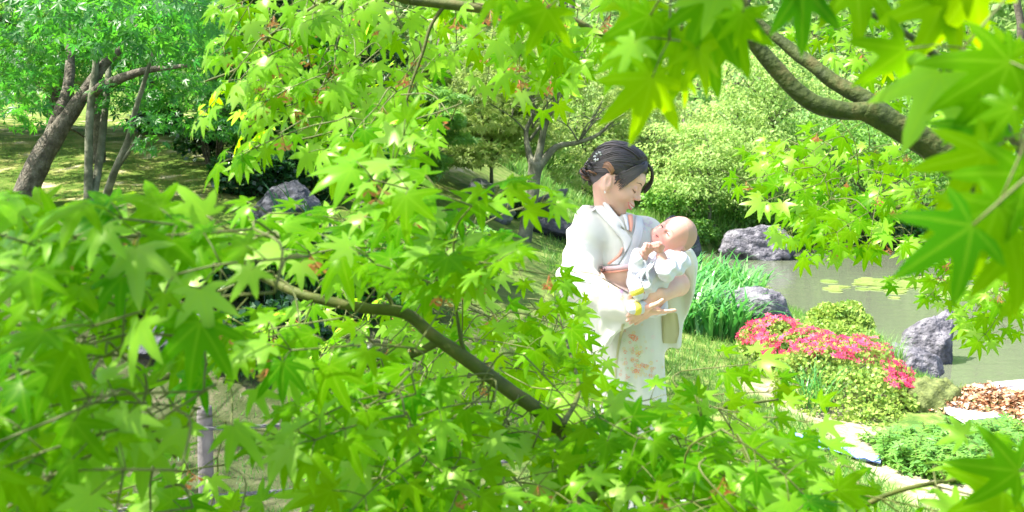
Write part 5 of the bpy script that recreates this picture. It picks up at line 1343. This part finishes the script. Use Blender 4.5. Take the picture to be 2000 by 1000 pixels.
        V = []; F = []; A = []; MI = []; VE = []; b0 = 0
        for i in rest:
            TV, TF = LEAFT[s.r.randrange(len(LEAFT))]; w_ = (TV*sz[i]) @ Fm[i].T + pos[i]; V.append(w_); F.append(TF+b0); b0 += len(TV); VE.append(vein_of(len(TV)))
            A.append(np.full(len(TV), s.r.random())); MI += [1 if s.r.random() < Ls[i][4] else 0]*len(TF)
        if V: link('foliage', mesh_np('foliage', np.concatenate(V), np.concatenate(F), list(mats), True, {'rnd': np.concatenate(A), 'vein': np.concatenate(VE)}, MI), s.t, 'stuff')
        link('twigs', s.tw.mesh('twigs', [M['twig']]), s.t, 'stuff')
        if s.seed.V: link('seed_clusters', s.seed.mesh('seed_clusters', [M['seed']], False), s.t, 'stuff')
        print('maple leaves', n)

# ---- 1. low maple across the left and the bottom
lo = Maple(Vector((.34, 1.35, 0)), 'low maple whose green branch crosses the picture in front of the woman', 'foreground maples', 5)
D1 = 1.28
lo.limb('trunk', [Vector((.34, 1.35, -.02)), Vector((.30, 1.37, .35)), P(1230, 1150, 1.45), P(1170, 980, 1.42), P(1120, 880, 1.36), P(1085, 828, 1.30), P(1050, 800, D1)], [.03, .024, .019, .016, .014, .012, .0098], M['bark_green'])
k = D1/FPX
lo.limb('branch', [P(1050, 800, D1), P(980, 752, D1), P(905, 697, D1), P(845, 655, D1), P(790, 612, D1), P(700, 600, D1), P(600, 578, D1), P(520, 545, D1+.02), P(440, 500, D1), P(330, 470, D1-.05), P(200, 455, D1-.1), P(60, 440, D1-.2)], [14.5*k, 14.5*k, 14*k, 13*k, 12*k, 11*k, 10*k, 8*k, 7*k, 6*k, 4*k, 3*k], M['bark_green'], knots=5)
lo.limb('branch', [P(855, 668, D1), P(800, 695, D1), P(720, 712, D1), P(600, 716, D1), P(450, 705, D1-.05), P(330, 735, D1-.12), P(240, 800, D1-.2), P(130, 860, D1-.3)], [9*k, 7*k, 6.5*k, 6*k, 6*k, 6*k, 5*k, 3*k], M['bark_green'], 8)
lo.limb('branch', [P(925, 712, D1), P(905, 680, D1), P(893, 620, D1), P(885, 560, D1), P(880, 500, D1+.05), P(900, 440, D1+.1)], [6*k, 4.5*k, 3.5*k, 3*k, 2.5*k, 2*k], M['bark_green'], 6)
lo.limb('branch', [P(770, 604, D1), P(755, 575, D1), P(720, 555, D1-.02), P(690, 500, D1), P(700, 420, D1)], [5*k, 4*k, 3*k, 3*k, 2*k], M['bark_green'], 6)
lo.limb('branch', [P(1360, 1020, 1.25), P(1250, 950, 1.2), P(1160, 968, 1.15), P(1080, 1010, 1.1), P(980, 1060, 1.05)], [6*k, 8*k, 10*k, 10*k, 8*k], M['bark_green'], 8)
lo.limb('branch', [P(1130, 890, 1.36), P(1260, 850, 1.38), P(1400, 800, 1.45), P(1520, 780, 1.5)], [7*k, 6*k, 4*k, 2.5*k], M['bark_green'], 7)
lo.limb('branch', [P(1100, 830, 1.28), P(1130, 760, 1.45), P(1110, 680, 1.7), P(1090, 610, 1.9)], [6*k, 5*k, 4*k, 2.5*k], M['bark_green'], 7)
lo.limb('branch', [P(1230, 1150, 1.45), P(1500, 1060, 1.2), P(1640, 1010, 1.15), P(1750, 960, 1.1), P(1900, 930, 1.0)], [8*k, 7*k, 6*k, 4*k, 3*k], M['bark_green'], 7)
lo.clear = [(500, 545), (600, 578), (700, 600), (790, 612), (845, 655), (905, 697), (980, 752), (1045, 800)]
def gaps(px, py):
    for (cx, cy, rx, ry) in [(550, 890, 150, 85), (310, 690, 95, 62), (590, 700, 60, 40), (640, 950, 70, 30), (470, 470, 40, 25), (120, 470, 40, 20), (230, 610, 50, 25), (980, 950, 50, 30), (500, 780, 90, 40), (400, 870, 70, 95), (330, 660, 60, 40), (520, 860, 60, 50)]:
        if ((px-cx)/rx)**2+((py-cy)/ry)**2 < 1: return True
    return False
lo.jn = .19
upf = Vector((-.12, -.58, .78))
def dl(px, py): return (-.7 if px < 900 else .25, -.35, .05)
lo.fill([(-80, 405), (200, 400), (430, 395), (430, 560), (300, 700), (200, 1050), (-80, 1050)], lambda x, y: .92-.12*(y-400)/600, 84, dl, upf, .35, .13, 3, .045, .35, .16, .06, gapf=gaps, maxc=.3)
lo.fill([(430, 400), (560, 385), (640, 345), (760, 330), (905, 340), (960, 420), (1000, 480), (1010, 560), (800, 570), (560, 560), (430, 540)], lambda x, y: 1.18, 66, lambda x, y: (.2 if x > 700 else -.5, -.45, .15), upf, .4, .13, 3, .044, .45, .12, .12)
lo.fill([(820, 480), (980, 480), (1030, 540), (1050, 600), (1090, 650), (1110, 720), (900, 720), (800, 640)], lambda x, y: 1.75, 58, lambda x, y: (.5, -.4, -.1), upf, .5, .125, 3, .041, .5, .12, .1)
lo.fill([(300, 560), (800, 640), (900, 730), (1000, 800), (900, 1050), (200, 1050), (220, 720)], lambda x, y: 1.08, 70, lambda x, y: (-.4, -.5, .0), upf, .45, .13, 3, .043, .4, .14, .1, gapf=gaps)
lo.fill([(800, 730), (1130, 735), (1180, 752), (1290, 752), (1420, 775), (1560, 820), (1600, 900), (1500, 1050), (900, 1050)], lambda x, y: 1.42-.25*(y-700)/300, 60, lambda x, y: (.35, -.5, .05), upf, .35, .125, 3, .041, .45, .14, .1, gapf=gaps)
lo.fill([(1300, 730), (1400, 690), (1500, 740), (1560, 800), (1430, 820), (1320, 790)], lambda x, y: 1.5, 84, lambda x, y: (.4, -.3, .1), upf, .35, .12, 2, .038, .35, .08, .1)
lo.fill([(1480, 850), (1640, 905), (1760, 960), (2060, 930), (2060, 1060), (1400, 1060)], lambda x, y: 1.05, 80, lambda x, y: (.4, -.4, .0), upf, .35, .12, 3, .040, .4, .12, .1)
# farther, sun struck sprays of the same tree seen through the gaps
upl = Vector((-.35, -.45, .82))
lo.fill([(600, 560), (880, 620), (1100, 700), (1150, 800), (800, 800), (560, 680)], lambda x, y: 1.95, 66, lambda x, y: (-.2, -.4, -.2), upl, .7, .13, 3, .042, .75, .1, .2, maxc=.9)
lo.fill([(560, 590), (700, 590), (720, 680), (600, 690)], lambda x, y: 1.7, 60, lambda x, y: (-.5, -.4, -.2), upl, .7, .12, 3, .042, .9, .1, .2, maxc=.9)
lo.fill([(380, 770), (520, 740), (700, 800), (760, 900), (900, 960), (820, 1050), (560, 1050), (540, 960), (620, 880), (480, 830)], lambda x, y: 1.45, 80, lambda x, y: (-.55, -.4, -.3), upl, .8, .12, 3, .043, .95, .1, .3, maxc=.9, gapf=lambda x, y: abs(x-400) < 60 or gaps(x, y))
lo.fill([(1050, 550), (1085, 560), (1115, 620), (1150, 690), (1110, 700), (1070, 640)], lambda x, y: 2.1, 46, lambda x, y: (.4, -.4, -.4), (-.2, -.8, .5), .8, .11, 3, .040, .5, .08, .1, maxc=.9)
lo.finish((M['leaf'], M['leaf_sunlit']))

# ---- 2. maple hanging in from the upper left
up = Maple(Vector((-1.9, .9, 0)), 'maple hanging sunlit yellow green sprays into the upper left', 'foreground maples', 6)
D2 = 1.62; k = D2/FPX
up.limb('trunk', [Vector((-1.9, .9, -.05)), Vector((-1.85, .95, .9)), Vector((-1.6, 1.05, 1.7)), Vector((-1.2, 1.2, 2.15)), P(330, -330, 1.5), P(600, -90, 1.58), P(800, 0, D2)], [.09, .075, .06, .04, .028, .016, 11*k], M['bark_green'])
up.limb('branch', [P(800, 0, D2), P(900, 12, D2), P(1010, 24, D2), P(1110, 38, D2), P(1200, 80, D2)], [10*k, 10*k, 10*k, 8*k, 4*k], M['bark_green'], 9, knots=2)
up.limb('branch', [P(870, 8, D2), P(842, 50, D2), P(825, 105, D2), P(803, 165, D2), P(785, 225, D2), P(760, 260, D2)], [5*k, 4*k, 3.4*k, 3*k, 2.6*k, 2*k], M['bark_green'], 6)
up.limb('branch', [P(700, -40, 1.6), P(620, 10, 1.7), P(540, 60, 1.75), P(470, 130, 1.75), P(400, 160, 1.75)], [6*k, 4*k, 3.4*k, 3*k, 2*k], M['bark_green'], 6)
up.limb('branch', [P(760, 260, D2), P(690, 250, D2), P(600, 270, D2), P(500, 290, D2)], [2.6*k, 2.4*k, 2*k, 1.5*k], M['bark_green'], 6)
fc = Vector((-.25, -.80, .52))
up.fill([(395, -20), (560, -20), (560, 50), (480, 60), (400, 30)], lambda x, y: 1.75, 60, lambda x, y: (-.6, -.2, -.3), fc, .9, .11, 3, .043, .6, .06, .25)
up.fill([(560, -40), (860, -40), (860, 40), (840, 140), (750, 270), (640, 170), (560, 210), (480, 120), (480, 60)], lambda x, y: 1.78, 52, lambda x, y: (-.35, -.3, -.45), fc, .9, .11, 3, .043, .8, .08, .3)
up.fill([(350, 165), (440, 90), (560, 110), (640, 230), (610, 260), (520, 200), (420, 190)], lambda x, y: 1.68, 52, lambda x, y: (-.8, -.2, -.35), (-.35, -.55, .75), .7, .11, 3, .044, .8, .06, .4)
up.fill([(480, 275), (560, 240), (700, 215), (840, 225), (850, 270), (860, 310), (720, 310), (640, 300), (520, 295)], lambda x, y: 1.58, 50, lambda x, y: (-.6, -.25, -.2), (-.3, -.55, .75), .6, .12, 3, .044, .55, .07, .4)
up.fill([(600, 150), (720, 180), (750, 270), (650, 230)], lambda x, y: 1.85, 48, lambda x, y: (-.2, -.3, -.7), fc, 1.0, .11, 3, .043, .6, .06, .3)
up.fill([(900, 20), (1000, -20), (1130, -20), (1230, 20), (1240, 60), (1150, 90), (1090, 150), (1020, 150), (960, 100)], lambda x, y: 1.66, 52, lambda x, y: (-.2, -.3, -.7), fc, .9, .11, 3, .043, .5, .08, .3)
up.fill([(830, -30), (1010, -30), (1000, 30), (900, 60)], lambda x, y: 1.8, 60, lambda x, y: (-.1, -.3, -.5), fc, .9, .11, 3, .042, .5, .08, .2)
# the rest of its crown, unseen overhead, spread shaped to dapple the low branch
got = []
for i in range(95):
    got.append((Vector((up.r.uniform(-2.0, -.2), up.r.uniform(.1, 1.15), up.r.uniform(2.25, 2.75))), 0, 0))
up.place(got, lambda x, y: (up.r.gauss(0, 1), up.r.gauss(0, 1), -.1), (0, 0, 1), .3, .16, 3, .05, .3, 0, True, 1.2)
# unseen sprays added to shade the woman, left open over shoulder, hair and baby
got = []; lit = [(P(1128, 480, 3.42), .12), (P(1115, 530, 3.36), .10), (P(1180, 295, 3.5), .06), (P(1340, 440, 3.34), .045), (P(1300, 556, 3.36), .045), (P(1240, 300, 3.5), .06), (P(1200, 640, 3.4), .06)]
for i in range(300):
    c = P(up.r.uniform(1120, 1360), up.r.uniform(290, 800), 3.45)
    t_ = (up.r.uniform(2.45, 2.85)-c.z)/SUN.z; q_ = c+SUN*t_
    if any(((c-l)-(c-l).dot(SUN)*SUN).length < r_ for l, r_ in lit): continue
    got.append((q_, 0, 0))
up.nodes += [(Vector((-1.6+1.2*f, 1.05+2.3*f, 1.9+.8*f)), .01) for f in np.linspace(0, 1, 12)]
up.tw.tube([Vector((-1.6, 1.05, 1.7)), Vector((-1.0, 2.2, 2.5)), Vector((-.4, 3.35, 2.75))], [.03, .02, .01], 8, 16)  # unseen branch added to carry the shading sprays
up.place(got, lambda x, y: (up.r.gauss(0, 1), up.r.gauss(0, 1), -.1), (0, 0, 1), .2, .14, 3, .05, .3, 0, True, 1.2)
up.finish((M['leaf'], M['leaf_sunlit']))

# ---- 3. maple with the thick limb, upper right
ri = Maple(Vector((1.75, 1.7, 0)), 'maple with a thick forked limb and close blurred leaves at the right', 'foreground maples', 7)
D3 = 1.62; k = D3/FPX
ri.limb('trunk', [Vector((1.75, 1.7, -.05)), Vector((1.72, 1.7, .6)), Vector((1.5, 1.66, 1.05)), P(2300, 500, 1.64), P(2120, 440, D3), P(2000, 392, D3), P(1905, 345, D3), P(1820, 285, D3), P(1740, 240, D3), P(1690, 212, D3)], [.075, .065, .052, 46*k, 38*k, 34*k, 31*k, 27*k, 24*k, 24*k], M['bark_brown'], 16, .14, knots=5)
ri.limb('branch', [P(1700, 218, D3), P(1650, 216, D3), P(1600, 206, D3), P(1560, 182, D3), P(1525, 145, D3), P(1490, 105, D3), P(1450, 55, D3), P(1400, 0, D3+.05)], [20*k, 18*k, 17.5*k, 17*k, 16*k, 15*k, 11*k, 7*k], M['bark_brown'], 14, .12, knots=4)
ri.limb('branch', [P(1745, 238, D3+.01), P(1690, 195, D3+.02), P(1630, 160, D3+.04), P(1580, 122, D3+.06), P(1540, 92, D3+.08), P(1480, 40, D3+.1), P(1430, -40, D3+.1)], [20*k, 17*k, 15*k, 14*k, 12*k, 8*k, 5*k], M['bark_brown'], 14, .14, knots=4)
ri.limb('branch', [P(2060, 420, D3), P(2000, 300, D3-.3), P(1900, 180, D3-.7), P(1760, 60, .8), P(1560, -20, .66), P(1330, -30, .6)], [10*k, 8*k, 5*k, 3*k, 2*k, 1.5*k], M['bark_brown'], 8)
ri.limb('branch', [P(1960, 380, D3), P(1900, 400, 2.0), P(1800, 400, 2.4), P(1690, 410, 2.7), P(1600, 400, 2.8)], [8*k, 7*k, 5*k, 4*k, 2*k], M['bark_brown'], 8)
ri.limb('branch', [P(2060, 420, D3), P(2030, 380, 1.1), P(1950, 330, .75), P(1850, 400, .6)], [7*k, 5*k, 2.2*k, 1.3*k], M['bark_brown'], 8)
# sprays beyond the limb
fr = Vector((-.15, -.75, .62))
ri.fill([(1480, 260), (1700, 250), (1800, 330), (1900, 420), (2060, 470), (2060, 640), (1900, 600), (1780, 520), (1700, 500), (1600, 460), (1540, 400), (1480, 330)], lambda x, y: 2.6, 50, lambda x, y: (-.6, -.3, -.2), fr, .6, .15, 3, .046, .45, .12, .15, maxc=1.6)
ri.fill([(1560, 20), (1700, 20), (2060, 20), (2060, 380), (1900, 300), (1760, 190), (1620, 110)], lambda x, y: 2.5, 62, lambda x, y: (-.5, -.3, -.1), fr, .6, .15, 3, .046, .4, .15, .25, maxc=1.6)
ri.fill([(1480, 330), (1640, 380), (1760, 500), (1640, 470), (1560, 440)], lambda x, y: 2.3, 62, lambda x, y: (-.6, -.3, -.1), fr, .6, .14, 3, .046, .5, .1, .1, maxc=1.6)
# close, out of focus leaves along the top and right edge
nf = Vector((-.05, -.9, .42))
ri.fill([(1240, -60), (1440, -60), (1440, 20), (1400, 40), (1300, 50), (1250, 20)], lambda x, y: .72, 104, lambda x, y: (-.3, -.1, -.8), nf, 1.2, .08, 2, .047, .1, .08, .0, connect=False)
ri.fill([(1440, -150), (1760, -150), (1800, -70), (1620, -60), (1480, -60)], lambda x, y: .72, 130, lambda x, y: (-.3, -.1, -.6), nf, 1.1, .05, 2, .047, .15, .08, .0, connect=False)
ri.fill([(1040, -60), (1240, -60), (1240, 20), (1100, 30)], lambda x, y: .8, 110, lambda x, y: (-.5, -.1, -.3), nf, .9, .08, 2, .047, .3, .08, .0, connect=False)
ri.fill([(1800, -120), (2060, -120), (2060, 90), (1940, 60), (1850, -20)], lambda x, y: .62, 125, lambda x, y: (-.5, -.1, -.4), nf, 1.0, .08, 2, .047, .15, .08, .0, connect=False)
ri.fill([(2020, 150), (2110, 150), (2110, 470), (2030, 470)], lambda x, y: .60, 130, lambda x, y: (-.6, -.1, -.4), nf, .8, .05, 2, .047, .1, .08, .0, connect=False)
for (px, py, dd, tip, sz) in [(1330, 60, .74, (-.15, -.1, -1), .050), (1385, 75, .76, (.25, -.1, -1), .046), (1430, 40, .72, (.4, 0, -.9), .044), (1270, 30, .74, (-.5, 0, -.8), .048),
                              (1900, 440, .52, (-.8, -.1, -.5), .050), (1950, 400, .54, (-.35, -.1, -.9), .046), (1985, 470, .56, (.1, -.1, -1), .044), (2010, 340, .54, (-.7, 0, -.5), .046), (2020, 540, .58, (-.8, 0, .1), .044), (1960, 270, .6, (-.7, 0, .4), .040),
                              (1980, 110, .66, (-.9, 0, -.2), .04), (1700, -40, .66, (-.2, 0, -1), .045), (1850, -10, .62, (-.4, 0, -1), .05), (1990, 920, .7, (-.9, 0, .1), .05), (1960, 960, .72, (-.7, 0, -.4), .05)]:
    p = P(px, py, dd); ri.leaf(p, tip, tuple(nf+Vector((random.gauss(0, .1), 0, random.gauss(0, .1)))), sz, 0)
    b = p - Vector(tip).normalized()*.05 + Vector((.01, 0, .02)); ri.tw.tube([p, (p+b)/2, b, b+Vector((.05, .02, .05))], [.0008, .0009, .0011, .0013], 4, 8)
ri.finish((M['leaf'], M['leaf_sunlit']))
